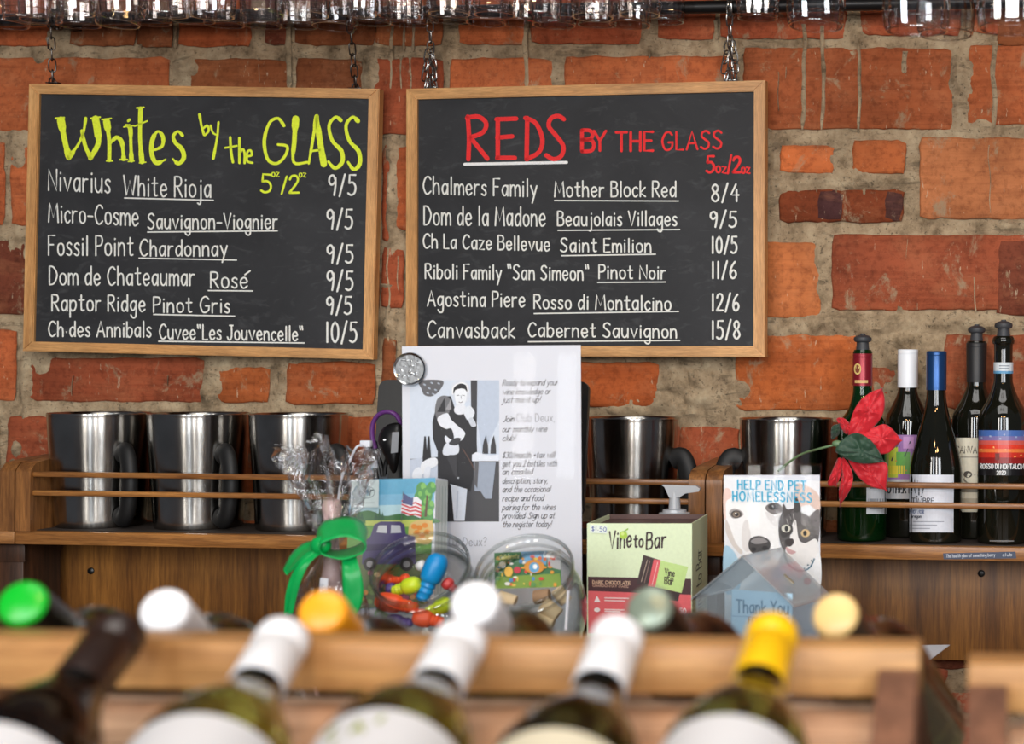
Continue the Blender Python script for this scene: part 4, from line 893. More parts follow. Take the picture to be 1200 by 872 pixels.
po = thing('artificial_poinsettia', 'red fabric poinsettia with a dark green leaf leaning in front of the shelf bottles', 'artificial flower', pc5)
for i, (pts, dd, nm, mt) in enumerate((
 ([(110, 420), (135, 398), (136, 364), (112, 372), (106, 396)], .012, 'leaf', 'leaf'),
 ([(125, 345), (150, 342), (172, 362), (176, 392), (158, 400), (140, 372)], .010, 'petal', 'petal'),
 ([(168, 404), (180, 340), (206, 286), (248, 250), (292, 234), (302, 290), (286, 345), (244, 390), (200, 412)], .004, 'petal', 'petal'),
 ([(196, 404), (250, 382), (300, 365), (335, 388), (362, 424), (318, 468), (268, 472), (228, 440)], .000, 'petal', 'petal'),
 ([(165, 478), (230, 488), (310, 508), (306, 604), (250, 592), (200, 552)], .004, 'petal', 'petal'),
 ([(148, 486), (180, 530), (182, 588), (138, 662), (134, 610), (146, 550)], .002, 'petal', 'petal'),
 ([(132, 488), (112, 530), (92, 584), (124, 592), (144, 545), (152, 500)], .006, 'petal', 'petal'),
 ([(122, 456), (158, 412), (205, 398), (252, 426), (288, 478), (298, 502), (240, 508), (190, 502), (140, 478)], -.008, 'leaf', 'leaf'))):
    flat_petal(po, nm, pts, D5 + dd, M[mt], seed=i * 1.7, cup=.005 if nm == 'petal' else .003)
inv = po.matrix_world.inverted()
b = BM(); b.tube([inv @ PD(*q) for q in bez([(912, 552, D5 - .09), (936, 534, D5 - .05), (960, 526, D5 - .01), (980, 521, D5)], 5)], .0016, 8); b.ball(inv @ PD(981, 520, D5 - .002), .006, (1.2, .8, .8)); b.done('stem', M['stem'], po)
# ------------------------------------------------------------------ things on the counter
def FR(tl, tr, d0, d1=None, bl=None, dbl=None):
    A, B = PD(*tl, d0), PD(*tr, d1 or d0); v = (PD(*bl, dbl or d0) - A) if bl else Vector((0, 0, -1)); return Frame(A, B - A, v)
def slab(fr, w, h, th, bev=.001, off=0):      # box behind the face of fr in fr's own matrix coordinates
    b = BM(); b.box((0, off, -h), (w, off + th, 0), bev); return b
zc = lambda d: 380 + (CAMZ - ZC) * F / d       # photo y of the counter top at depth d

# flyer in a clear stand
f = FR((471, 406), (680.5, 404.5), 2.02, 2.005); wv = f.px(680.5, 404.5)[0]; hv = f.px(575, 692)[1]; zb = f.px(575, zc(2.02))[1]
hb = (f.o.z - ZC) - .0004
fl_ = thing('flyer_stand', 'white wine club flyer with a vintage photo in a clear upright stand', 'flyer', f.matrix())
b = BM(); b.box((-.001, .0006, -hb), (wv + .001, .0016, .0012), .0003); b.box((-.001, -.0024, -hb), (wv + .001, -.0014, -hb + .004), .0002); b.box((-.001, .0006, -hb), (wv + .001, .045, -hb + .002), .0004); b.done('clear_stand', M['acrylic'], fl_)
b = BM(); b.box((0, -.0002, -hb + .005), (wv, .0004, 0)); b.done('paper', M['paper'], fl_)
b = BM(); b.box((-.001, -.0026, -hb), (wv + .001, -.0018, .0012), .0002); b.done('clear_cover', M['cover'], fl_)
a = pxart(f, base=.0003)
def Z7(pts): return [(420 + x / 3.23, 390 + y / 3.23) for x, y in pts]
def pg(pts, g, smooth=False): a.poly(Z7(pts), (g, g, g + 4) if not isinstance(g, tuple) else g, smooth)
pg([(195, 180), (533, 180), (533, 715), (195, 715)], (206, 216, 230))
pg([(195, 478), (300, 470), (533, 480), (533, 715), (195, 715)], 74)
pg([(438, 180), (533, 180), (533, 330), (470, 470), (445, 300)], (186, 198, 216))
pg([(425, 180), (450, 180), (448, 420), (428, 380)], 60)
pg([(232, 182), (318, 181), (310, 215), (280, 240), (250, 236), (240, 215)], 96, True)
for q in ((250, 196), (268, 210), (292, 216), (304, 192), (278, 190), (262, 228), (284, 232)): a.oval(420 + q[0] / 3.23, 390 + q[1] / 3.23, 1.8, .9, (170, 180, 194), .5)
pg([(195, 480), (235, 474), (300, 500), (300, 552), (195, 552)], (196, 206, 222))
pg([(280, 340), (292, 290), (320, 240), (350, 240), (370, 300), (420, 280), (445, 330), (450, 470), (432, 560), (425, 600), (300, 570), (300, 450), (282, 400)], 40)
pg([(290, 300), (300, 250), (330, 238), (350, 262), (340, 310), (310, 340)], 110, True)
pg([(298, 300), (326, 246), (330, 300)], 44); pg([(330, 290), (350, 250), (352, 290)], 150)
pg([(352, 196), (372, 182), (400, 182), (418, 200), (420, 240), (408, 262), (368, 260), (355, 230)], (212, 218, 228), True)
pg([(360, 230), (362, 204), (384, 192), (408, 200), (412, 222), (392, 214), (372, 216)], 30, True)
pg([(364, 226), (374, 214), (398, 212), (410, 226), (406, 260), (388, 288), (372, 276)], (232, 236, 242), True)
a.line(Z7([(372, 238), (381, 236)]), .7, (40, 40, 44)); a.line(Z7([(393, 236), (402, 238)]), .7, (40, 40, 44)); a.line(Z7([(380, 262), (387, 265), (394, 261)]), .8, (110, 100, 106)); a.line(Z7([(356, 232), (360, 206), (384, 190), (408, 196), (416, 224)]), 1.6, (236, 238, 242), True); a.line(Z7([(388, 238), (390, 250)]), .7, (150, 154, 160))
pg([(372, 272), (400, 272), (410, 300), (380, 310), (362, 296)], (224, 228, 236), True)
pg([(300, 322), (336, 304), (352, 330), (380, 356), (404, 380), (386, 410), (340, 420), (326, 396), (342, 372), (310, 352)], (226, 230, 238), True)
pg([(322, 376), (350, 362), (362, 396), (350, 404)], 44, True); pg([(330, 420), (372, 410), (378, 456), (322, 462)], (216, 222, 232), True); pg([(342, 420), (362, 400), (388, 400), (372, 426)], 60, True)
pg([(398, 296), (420, 276), (440, 300), (430, 326), (412, 330)], (222, 228, 236), True); pg([(416, 330), (432, 322), (446, 350), (430, 356)], (200, 206, 216), True)
pg([(345, 572), (412, 592), (402, 712), (358, 712)], (214, 222, 234)); pg([(332, 560), (350, 576), (362, 712), (332, 712)], 40)
a.line(Z7([(376, 600), (372, 700)]), 1.6, (186, 196, 212))
for x in (252, 266): pg([(x - 9, 470), (x - 5, 420), (x - 3, 392), (x + 3, 392), (x + 5, 420), (x + 9, 470), (x + 9, 500), (x - 9, 500)], 40)
pg([(236, 500), (262, 478), (294, 474), (298, 500), (262, 520), (240, 536)], (232, 236, 242), True); pg([(210, 520), (232, 510), (240, 548), (205, 550)], (226, 232, 240), True); pg([(252, 512), (272, 508), (268, 548), (248, 548)], (222, 228, 238), True)
for x in (480, 510): pg([(x - 11, 458), (x - 9, 426), (x - 3, 402), (x + 3, 388), (x + 5, 402), (x + 10, 426), (x + 11, 458)], 56)
pg([(430, 462), (445, 452), (470, 458), (500, 466), (532, 462), (532, 486), (430, 486)], (220, 226, 236)); pg([(436, 488), (520, 490), (505, 628), (480, 628), (462, 600), (440, 600)], (150, 160, 176)); pg([(440, 486), (456, 486), (450, 590), (438, 570)], 90)
a.line(Z7([(395, 440), (420, 480), (440, 520)]), .9, (110, 80, 70)); pg([(334, 470), (346, 462), (372, 464), (376, 552), (370, 556)], 56); a.oval(537, 560, 1.3, 1.0, (180, 184, 190))
a.done('vintage_photo', M['print'], fl_, fl_.matrix_world.inverted())['label'] = 'black and white photo printed on the flyer'
a = pxart(f, base=.0003)
TX = ['Ready to expand your', 'wine knowledge or', 'just mix it up!', None, None, 'our monthly wine', 'club!', None, '$30/month +tax will', 'get you 2 bottles with', 'an emailed', 'description, story,', 'and the occasional', 'recipe and food', 'pairing for the wines', 'provided. Sign up at', 'the register today!']
YT = [452, 462.5, 472, 0, 0, 506.5, 517, 0, 537, 547, 556.5, 567, 577, 587.5, 598, 608, 618]
WT = [65, 56, 44, 0, 0, 52, 15, 0, 61, 64, 35, 53, 56, 48, 62, 61, 57]
for s_, y_, w_ in zip(TX, YT, WT):
    if s_: write(a, s_, (588.5, y_), (588.5 + w_, y_ - .6), 7.0, .62, (40, 38, 44), slant=.35, gap=2.6, space=6)
write(a, 'Join', (589, 494.5), (602, 494.3), 7, .7, (46, 44, 48), slant=.35, gap=2.2); write(a, 'Club Deux,', (605, 494.5), (650, 494), 9.5, .7, (150, 152, 160)); write(a, 'Deux?', (543, 640), (570, 639.5), 10, .9, (160, 162, 170))
write(a, 'Want to join Club', (486, 641), (538, 640), 10, .9, (160, 162, 170))
a.done('flyer_text', M['print'], fl_, fl_.matrix_world.inverted())
# round metal badge on the corner
pb = f.at(*f.px(482, 432.5), .0032); rb_ = 19.5 * 2.02 / F
bd = thing('round_badge', 'round silver metal badge stuck on the corner of the white flyer', 'badge', Matrix.Translation(pb) @ Matrix.Rotation(YAW, 4, 'Z') @ Matrix.Rotation(R(90), 4, 'X'))
M['nickel'] = plain('dark_nickel_relief', (128, 130, 132), .4, .9, bump=.9); M['chrome'] = plain('bright_chrome', (190, 192, 194), .18, 1.0)
b = BM(); b.lathe([(0, .002), (rb_ * .84, .002), (rb_ * .86, .0024), (rb_ * .86, 0), (0, 0)], 40); b.done('face', M['nickel'], bd)
b = BM(); b.lathe([(rb_ * .86, 0), (rb_, .0), (rb_, .002), (rb_ * .94, .0036), (rb_ * .85, .0026), (rb_ * .86, 0)], 40); b.done('rim', M['chrome'], bd)
b = BM(); rl = random.Random(4)
for i in range(26):
    x, y = rl.uniform(-.75, .75) * rb_, rl.uniform(-.62, .62) * rb_
    if x * x + y * y < (rb_ * .74) ** 2: b.box((x - .0022, y - .0004, .0019), (x + .0022, y + .0004, .0030), .0002, Matrix.Rotation(rl.uniform(-.5, .5), 4, 'Z'))
b.done('relief', M['chrome'], bd)

# black tablet screen on a stand behind the flyer
f = FR((444, 445), (684, 447), 2.155, 2.145, (440, 606), 2.13); w_, h_ = f.px(690, 450)[0], .185
tb = thing('tablet_stand', 'black tablet on a desk stand, seen at both sides of the white flyer', 'tablet', f.matrix())
b = BM(); rc = .012
pl = []
for cx_, cy_, a0 in ((w_ - rc, rc, -90), (w_ - rc, h_ - rc, 0), (rc, h_ - rc, 90), (rc, rc, 180)):
    for i in range(6): t_ = R(a0 + i * 18); pl.append((cx_ + rc * math.cos(t_), cy_ + rc * math.sin(t_)))
b.prism(pl, lambda u, v, h: Vector((u, h, -v)), 0, .009); b.done('screen_case', M['black'], tb)
d_ = (f.o.z - ZC) - .0004; inv = tb.matrix_world.inverted()
b = BM(); pA = inv @ (f.at(w_ / 2, h_ * .75, -.010)); b.box((pA.x - .03, pA.y, pA.z - .02), (pA.x + .03, pA.y + .012, pA.z + .02), .002)
gz = inv @ Vector((f.at(w_ / 2, 0, 0).x, f.at(w_ / 2, 0, 0).y, ZC + .0004))
b.tube([pA + Vector((0, .006, 0)), inv @ (Vector((f.at(w_ / 2, 0, 0).x, f.at(w_ / 2, 0, 0).y + .010, ZC + .008)))], (.02, .006), 12); b.done('arm', M['black'], tb)
cc = f.at(w_ / 2, 0, 0); b = BM(); b.lathe([(0, 0), (.042, 0), (.04, .006), (.02, .009), (0, .009)], 32, inv @ Matrix.Translation((cc.x, cc.y + .012, ZC + .0006))); b.done('foot', M['black'], tb)

# pen cup with scissors, scanner, pens; white cable
pcu = PD(443, zc(2.07), 2.07); pcu.z = ZC + .0005
cu = thing('pen_cup', 'black pen cup behind the jigsaw box holding scissors and a scanner', 'pen cup', pcu)
b = BM(); b.lathe([(0, 0), (.027, 0), (.028, .002), (.028, .10), (.0268, .10), (.0265, .004), (0, .004)], 28); b.done('cup', M['black'], cu)
sci = thing('scissors', 'scissors with purple handles standing in the pen cup left of the flyer', 'scissors', Matrix.Translation(pcu)); inv = sci.matrix_world.inverted()
dS = 2.065
def pth(pts, d): return [inv @ PD(420 + x / 4.593, 430 + y / 4.593, d) for x, y in pts]
b = BM(); b.tube(pth(bez([(92, 440), (76, 380), (78, 310), (104, 262), (150, 242), (196, 254), (226, 300), (214, 340)], 5), dS), (.0042, .003), 10); b.done('handle', M['purple'], sci)
b = BM(); b.tube(pth(bez([(92, 440), (118, 520), (132, 590)], 5), dS), (.0045, .003), 8); b.tube(pth(bez([(214, 340), (180, 430), (148, 520), (140, 590)], 5), dS), (.004, .003), 8); b.done('handle_shank', M['black'], sci)
p0 = inv @ PD(450, 556, dS); b = BM(); b.hexa([(p0.x - .006, p0.y - .0012, p0.z), (p0.x + .006, p0.y - .0012, p0.z), (p0.x + .006, p0.y, p0.z), (p0.x - .006, p0.y, p0.z), (p0.x - .001, p0.y - .0012, .006), (p0.x + .001, p0.y - .0012, .006), (p0.x + .001, p0.y, .006), (p0.x - .001, p0.y, .006)]); b.done('blade', M['chrome'], sci)
sn = thing('handheld_scanner', 'black teardrop shaped handheld scanner with a grey window beside the flyer', 'scanner', Matrix.Translation(pcu)); inv = sn.matrix_world.inverted()
def Z9(pts): return [(420 + x / 4.593, 430 + y / 4.593) for x, y in pts]
def bulge(parent, name, outline, d, dz, mt, k=6):
    pts = bez(outline, 4, True); cx = sum(p[0] for p in pts) / len(pts); cy_ = sum(p[1] for p in pts) / len(pts); bb = bmesh.new(); n = len(pts); rings = []; iv = parent.matrix_world.inverted()
    for i in range(k + 1):
        t_ = i / k * PI; q = math.sin(t_); dd = d - math.cos(t_) * dz
        if q < 1e-3: rings.append([bb.verts.new(iv @ PD(cx, cy_, dd))])
        else: rings.append([bb.verts.new(iv @ PD(cx + (x - cx) * q, cy_ + (y - cy_) * q, dd)) for x, y in pts])
    for A_, B_ in zip(rings, rings[1:]):
        for i in range(n):
            j = (i + 1) % n
            if len(A_) == 1: bb.faces.new((A_[0], B_[i], B_[j]))
            elif len(B_) == 1: bb.faces.new((A_[i], A_[j], B_[0]))
            else: bb.faces.new((A_[i], A_[j], B_[j], B_[i]))
    bmesh.ops.recalc_face_normals(bb, faces=bb.faces); return obj(name, bb, mt, parent, 60)
bulge(sn, 'body', Z9([(106, 390), (124, 340), (165, 308), (222, 304), (244, 360), (226, 460), (206, 560), (180, 566), (150, 500), (118, 440)]), 2.052, .010, M['black'])
a = pxart(Frame(PD(450, 500, 2.0405), CR, -CU)); a.poly(Z9([(182, 352), (218, 350), (212, 460), (174, 466)]), (122, 126, 132)); a.oval(450.6, 515.5, 1.8, 1.2, (226, 228, 230)); a.done('window', M['gloss_print'], sn, inv)  # grey window, plus a small white oval painted as a highlight
for (pts, lab) in (([(60, 420), (76, 500), (104, 620)], 'thin black pen at the left in the pen cup'), ([(84, 410), (102, 500), (124, 620)], 'second thin black pen in the pen cup, beside the scissors')):
    pn = thing('pen', lab, 'pen', Matrix.Translation(pcu), 'pens in the pen cup'); b = BM(); b.tube([pn.matrix_world.inverted() @ PD(*q, 2.075) for q in Z9(pts)], .0042, 10); b.done('barrel', M['black'], pn); e = BM(); q = pn.matrix_world.inverted() @ PD(*Z9(pts)[0], 2.075); e.ball(q, .0044); e.done('end_cap', M['black'], pn)
cb = thing('charging_cable', 'white charging cable with its plug beside the purple scissors', 'cable', PD(425, 525, 2.045)); inv = cb.matrix_world.inverted()
pe = PD(398, 590, 1.99); b = BM(); b.tube([inv @ q for q in [PD(*q_) for q_ in bez([(428, 521, 2.045), (418, 524, 2.045), (410, 540, 2.045), (402, 556, 2.045), (396, 590, 2.05), (396, 660, 2.06), (398, 728, 2.06)], 6)]], .0016, 8); b.done('cord', M['paper'], cb)
b = BM(); q = inv @ PD(430, 520, 2.045); b.box((q.x - .008, q.y - .004, q.z - .0042), (q.x + .006, q.y + .004, q.z + .0042), .001); b.done('plug', M['paper'], cb)

# jigsaw box with a country scene
dB = 1.935
f = FR((410, 562.5), (510.5, 560), dB, dB, (404.5, 660), dB - .012); w_ = f.px(510.5, 560)[0]; hB = (f.o.z - ZC) / max(.5, -f.v.z) - .0022
bx = thing('jigsaw_box', 'boxed jigsaw puzzle with a farm truck and flag picture behind the ribboned gift', 'puzzle box', f.matrix())
b = BM(); b.box((0, 0, -hB), (w_, .046, 0), .0006); b.done('carton', M['paper'], bx)
a = pxart(f, base=.0003)
def Z8(pts): return [(320 + x / 3.9625, 530 + y / 3.9625) for x, y in pts]
def q8(pts, c, s_=False): a.poly(Z8(pts), c, s_)
q8([(360, 128), (755, 119), (722, 700), (330, 740)], (112, 172, 204)); q8([(360, 128), (755, 119), (751, 190), (360, 200)], (84, 160, 196)); q8([(360, 250), (748, 240), (742, 330), (352, 330)], (168, 204, 214))
q8([(352, 300), (744, 306), (732, 500), (340, 500)], (96, 150, 66)); q8([(352, 300), (440, 270), (520, 296), (600, 286), (744, 306), (742, 330), (352, 326)], (56, 108, 60), True); q8([(430, 318), (742, 312), (738, 350), (430, 340)], (176, 190, 92))
for x_, h_ in ((380, 40), (398, 56), (412, 34), (478, 40), (494, 54), (508, 36)): q8([(x_ - 9, 312), (x_, 312 - h_), (x_ + 9, 312)], (40, 88, 58))
for (x_, y_, rx_) in ((690, 170, 8), (712, 200, 9), (705, 240, 9), (690, 275, 8), (735, 165, 7), (728, 250, 7), (675, 205, 6), (720, 290, 8)):
    a.oval(*Z8([(x_, y_)])[0], rx_ * .8, rx_, (74, 142, 72)); a.oval(*Z8([(x_ + 8, y_ - 12)])[0], rx_ * .4, rx_ * .5, (116, 178, 84))
q8([(702, 300), (712, 200), (720, 200), (714, 300)], (92, 70, 50))
a.line(Z8([(604, 186), (596, 320)]), .8, (90, 90, 96))
q8([(606, 190), (640, 212), (668, 206), (690, 226), (684, 306), (650, 292), (624, 296), (592, 276)], (226, 226, 232))
for k in range(4): a.line(Z8([(600, 226 + k * 17), (636, 242 + k * 16), (662, 234 + k * 18), (687, 248 + k * 16)]), 2.1, (198, 60, 66))
q8([(606, 190), (640, 212), (652, 210), (648, 250), (600, 236)], (74, 82, 128))
q8([(352, 480), (734, 470), (720, 700), (335, 735)], (92, 110, 62)); q8([(640, 330), (736, 320), (732, 420), (640, 410)], (206, 176, 110), True)
for x_, y_ in ((655, 345), (680, 350), (705, 340), (668, 372), (715, 370), (692, 388)): a.oval(*Z8([(x_, y_)])[0], 3.6, 3.0, (214, 134, 50))
q8([(412, 520), (420, 420), (452, 390), (470, 336), (500, 322), (590, 322), (610, 336), (616, 380), (660, 392), (664, 520)], (70, 62, 108)); q8([(480, 372), (490, 340), (528, 340), (528, 376)], (196, 200, 206)); q8([(546, 376), (548, 338), (590, 340), (596, 374)], (186, 192, 200)); q8([(420, 430), (660, 420), (662, 450), (420, 460)], (50, 44, 84))
for x_ in (450, 620): a.oval(*Z8([(x_, 520)])[0], 8, 8, (34, 32, 36)); a.oval(*Z8([(x_, 520)])[0], 4, 4, (150, 150, 156))
for i in range(26):
    rq = random.Random(i); a.oval(*Z8([(rq.uniform(370, 720), rq.uniform(545, 700))])[0], 3.5, 3, ((196, 70, 60), (220, 150, 70), (240, 220, 160), (120, 150, 80), (180, 90, 120))[i % 5], n=10)
q8([(362, 128), (492, 126), (490, 256), (360, 258)], (196, 212, 212)); a.line([(320 + (432 + 40 * math.cos(t_ * .33)) / 3.9625, 530 + (186 + 28 * math.sin(t_ * .33)) / 3.9625) for t_ in range(20)], .7, (90, 110, 116))
write(a, 'uhr', (421, 581), (436.5, 580.5), 10, 1.2, (50, 64, 74), slant=.2); a.line(Z8([(400, 236), (470, 235)]), .8, (150, 166, 168))
a.done('picture', M['gloss_print'], bx, bx.matrix_world.inverted())
fs_ = Frame(f.at(w_ + .0003, 0, 0), -f.n, f.v); a = Art(lambda u, v, h: f.at(w_ + .0003 + h, v, -u)); a.rect(.001, .002, .045, hB - .002, (218, 226, 222)); a.rect(.001, .002, .0016, hB - .002, (110, 150, 120))
for k in range(9): a.line([(.012 + (k % 3) * .012, .01), (.012 + (k % 3) * .012, hB * .8)], .0012, (150, 176, 168))
a.done('side_print', M['gloss_print'], bx, bx.matrix_world.inverted())

# gift wrapped in cellophane with a green bow
dG = 1.80; pg_ = PD(388, zc(dG), dG); pg_.z = ZC + .0005; kG = dG / F
gf = thing('cellophane_gift', 'small gift wrapped in clear cellophane and tied with a bright green bow', 'gift', pg_); inv = gf.matrix_world.inverted()
zg = lambda py: PD(388, py, dG).z - pg_.z
b = BM(); prof = [(.032, 0), (.037, .004), (.038, zg(725)), (.037, zg(705)), (.032, zg(685)), (.019, zg(664)), (.0095, zg(646)), (.009, zg(640)), (.017, zg(625)), (.028, zg(595)), (.040, zg(560)), (.050, zg(528))]
seg = 60; rings = []
for k, (q, z) in enumerate(bez(prof, 3)):
    ring = []; fl2 = max(0, (z - zg(640)) / (zg(528) - zg(640)))
    for i in range(seg):
        t_ = 2 * PI * i / seg; fold = .10 * math.sin(9 * t_ + z * 60) + .06 * math.sin(17 * t_ - z * 90) + noise.noise(Vector((math.cos(t_) * 3, math.sin(t_) * 3, z * 55))) * .20
        rr = q * (1 + fold * (.5 + 1.9 * fl2)); zz = z + fl2 * (noise.noise(Vector((math.cos(t_) * 2.2, math.sin(t_) * 2.2, 7))) * .03)
        ring.append(b.b.verts.new((rr * math.cos(t_), rr * math.sin(t_), max(0.0003, zz))))
    rings.append(ring)
for A_, B_ in zip(rings, rings[1:]):
    for i in range(seg): b.b.faces.new((A_[i], A_[(i + 1) % seg], B_[(i + 1) % seg], B_[i]))
b.done('cellophane_wrap', M['cello'], gf, 25)
M['rose'] = plain('pale_rose_wrapper', (222, 188, 184), .5); M['ribbon'] = NT('green_satin_ribbon').m
_t = NT('green_satin'); _v = _t.coords(); M['ribbon'] = _t.set(Base_Color=_t.mix(_t.noise(_v, 30, 3), lin((0, 140, 66)), lin((10, 172, 84))), Roughness=.36, Specular_IOR_Level=.4); _t.bump(_t.noise(_v, 60, 3), .15, .002)
b = BM(); b.lathe([(0, .001), (.017, .001), (.019, .01), (.019, zg(700)), (.012, zg(685)), (.0085, zg(660)), (.0075, zg(640)), (.008, zg(612)), (.011, zg(596)), (.0095, zg(586)), (0, zg(584))], 24); b.done('wrapped_bottle', M['rose'], gf)
b = BM(); q = inv @ PD(379, 690, dG - .030); b.box((q.x - .0048, q.y - .0004, q.z - .012), (q.x + .0048, q.y + .0004, q.z + .012), .0002, Matrix.Rotation(R(5), 4, 'Y')); b.done('gift_tag', M['paper'], gf)
def strip(bb, ea, eb, closed=False):
    ea = bez(ea, 6, closed); eb = bez(eb, 6, closed); n = len(ea); K = 6; rows = []
    for i, (p, q) in enumerate(zip(ea, eb)):
        A_, B_ = inv @ PD(*p), inv @ PD(*q)
        rows.append([bb.b.verts.new(A_.lerp(B_, k / K) + Vector((0, noise.noise(Vector((i * .13, k * .5, len(ea)))) * .0022, noise.noise(Vector((i * .11, k * .45, 9))) * .0012))) for k in range(K + 1)])
    for r0, r1 in list(zip(rows, rows[1:])) + ([(rows[-1], rows[0])] if closed else []):
        for k in range(K): bb.b.faces.new((r0[k], r1[k], r1[k + 1], r0[k + 1]))
def z8d(pts): return [(320 + x / 3.9625, 530 + y / 3.9625, dG + d * 1.1 - .018) for x, y, d in pts]
bow = None
def rib(name, ea, eb):
    bb = BM(); strip(bb, z8d(ea), z8d(eb)); o = bb.done(name, M['ribbon'], gf, 60); md = o.modifiers.new('thick', 'SOLIDIFY'); md.thickness = .0007; return o
def ell(cx, cy, rx, ry, d0, dd, rot=0.0):
    return [(cx + rx * math.cos(t) * math.cos(rot) - ry * math.sin(t) * math.sin(rot), cy + rx * math.cos(t) * math.sin(rot) + ry * math.sin(t) * math.cos(rot), d0 + dd * math.cos(t)) for t in [PI + 2 * PI * i / 16 for i in range(17)]]
rib('bow_loop', ell(318, 376, 120, 78, -.002, .010, -.12), ell(322, 446, 110, 52, -.040, .004, -.05))
rib('bow_loop', [(218, 412, -.014), (176, 408, -.006), (126, 434, -.002), (76, 482, -.004), (48, 536, -.010), (58, 566, -.018)], [(224, 462, -.028), (182, 466, -.028), (146, 488, -.030), (112, 520, -.028), (88, 552, -.024), (66, 572, -.020)])
rib('ribbon_tail', [(196, 446, -.030), (136, 494, -.036), (92, 552, -.038), (64, 640, -.036), (50, 756, -.032)], [(232, 468, -.030), (186, 500, -.038), (148, 552, -.040), (116, 640, -.038), (90, 756, -.034)])
rib('ribbon_tail', [(316, 484, -.030), (322, 540, -.040), (320, 630, -.042), (332, 710, -.040), (330, 772, -.038)], [(384, 480, -.030), (404, 550, -.038), (418, 620, -.038), (414, 690, -.038), (382, 768, -.038)])
b = BM(); b.ball(inv @ PD(*Z8([(222, 432)])[0], dG - .050), .0105, (1.15, .8, 1.0), 16); b.done('knot', M['ribbon'], gf)

# tilted glass jars and what they hold
def jar(px, py, d, label):
    c = PD(px, py, d); a_ = R(40); mt = Matrix.Translation(c) @ Matrix.Rotation(YAW, 4, 'Z') @ Matrix.Rotation(a_, 4, 'X')
    j = thing('glass_jar', label, 'jar', (c.x, c.y, ZC), 'tilted glass jars on the counter'); b = BM(); k = 57.0 * d / F
    prof = bez([(k * .94, -.004), (k * .965, -.001), (k, -.001), (k * 1.01, -.006), (k * .985, -.010), (k * .94, -.012), (k * .95, -.017), (k * .985, -.019), (k * .95, -.0225), (k * .955, -.028), (k * 1.05, -.042), (k * 1.09, -.065), (k * 1.02, -.095), (k * .75, -.122), (k * .3, -.136), (0, -.138)], 3)
    b.lathe(prof, 48, mt); t_ = Matrix.Translation((-c.x, -c.y, -ZC)); bmesh.ops.transform(b.b, matrix=t_, verts=b.b.verts)
    for v in b.b.verts:
        if v.co.z < .0008: v.co.z = .0008
    o = b.done('glass', M['jar'], j, 60); md = o.modifiers.new('wall', 'SOLIDIFY'); md.thickness = .0022; md.offset = -1 if True else 1
    return j, c, mt
dJ = 1.80
j1, c1, m1 = jar(491.5, 663, dJ, 'left tilted glass jar, full of bright rubber stoppers')
j2, c2, m2 = jar(614, 666, dJ, 'right tilted glass jar in front of the flyer, holding corks and a bright card')
for nm, c_ in (('blue_rubber', (0, 132, 198)), ('lime_rubber', (190, 212, 40)), ('orange_rubber', (232, 84, 40)), ('purple_rubber', (92, 76, 140)), ('green_rubber', (88, 150, 60)), ('red_rubber', (190, 60, 60)), ('white_rubber', (222, 224, 226))): M[nm] = plain(nm, c_, .42, var=.05)
def stopper(p0, p1, rad, mt, label, dd=(0, 0)):
    A = PD(*p0, dJ + dd[0]); B_ = PD(*p1, dJ + dd[1]); ax = (B_ - A); L = ax.length; q = ax.to_track_quat('Z', 'Y').to_matrix().to_4x4(); k = rad * dJ / F
    s_ = thing('bottle_stopper', label, 'bottle stopper', Matrix.Translation(A) @ q, 'rubber bottle stoppers in the left jar')
    b = BM(); b.lathe(bez([(0, -.0002), (k * .55, .0006), (k * .92, L * .14), (k, L * .34), (k * .92, L * .52), (k * .70, L * .60)], 4) + [(k * .62, L * .61), (0, L * .61)], 20); b.done('head', mt, s_)
    b = BM(); b.lathe([(0, L * .605), (k * .62, L * .605), (k * .70, L * .68), (k * .60, L * .72), (k * .70, L * .80), (k * .58, L * .84), (k * .62, L * .94), (k * .4, L), (0, L)], 20); b.done('plug', mt, s_)
for a_ in (((516, 650), (494, 704), 13.5, M['blue_rubber'], 'blue rubber stopper standing up out of the left jar', (.035, .03)), ((492, 683), (460, 693), 10, M['lime_rubber'], 'lime stopper lying left of the blue one in the left jar', (.025, .03)),
           ((447, 679), (470, 680), 6.5, M['orange_rubber'], 'small orange stopper at the back left of the left jar', (.055, .055)), ((480, 676), (464, 681), 5.5, M['orange_rubber'], 'small orange stopper beside the lime one in the left jar', (.06, .06)),
           ((441, 703), (489, 713), 11.5, M['orange_rubber'], 'large orange stopper low at the front of the left jar', (.015, .012)), ((484, 722), (520, 730), 10.5, M['orange_rubber'], 'orange stopper at the bottom of the left jar, under the blue one', (.012, .014)),
           ((528, 706), (500, 718), 9.5, M['lime_rubber'], 'lime stopper at the lower right of the left jar', (.016, .02)), ((452, 727), (484, 730), 8.5, M['purple_rubber'], 'purple stopper at the bottom left of the left jar', (.02, .02)),
           ((440, 716), (454, 724), 6, M['green_rubber'], 'small green stopper at the left wall of the left jar', (.02, .02)), ((520, 680), (534, 692), 7.5, M['red_rubber'], 'red stopper right of the blue one in the left jar', (.045, .045)),
           ((452, 690), (470, 689), 7, M['purple_rubber'], 'small purple stopper behind the large orange one in the left jar', (.05, .05)), ((490, 658), (500, 672), 6.5, M['white_rubber'], 'small white stopper behind the blue one in the left jar', (.06, .06))):
    stopper(*a_)
M['cork'] = plain('pale_cork', (206, 184, 148), .8, var=.2, bump=.3); M['cork2'] = plain('stained_cork', (150, 120, 92), .8, var=.25, bump=.3)
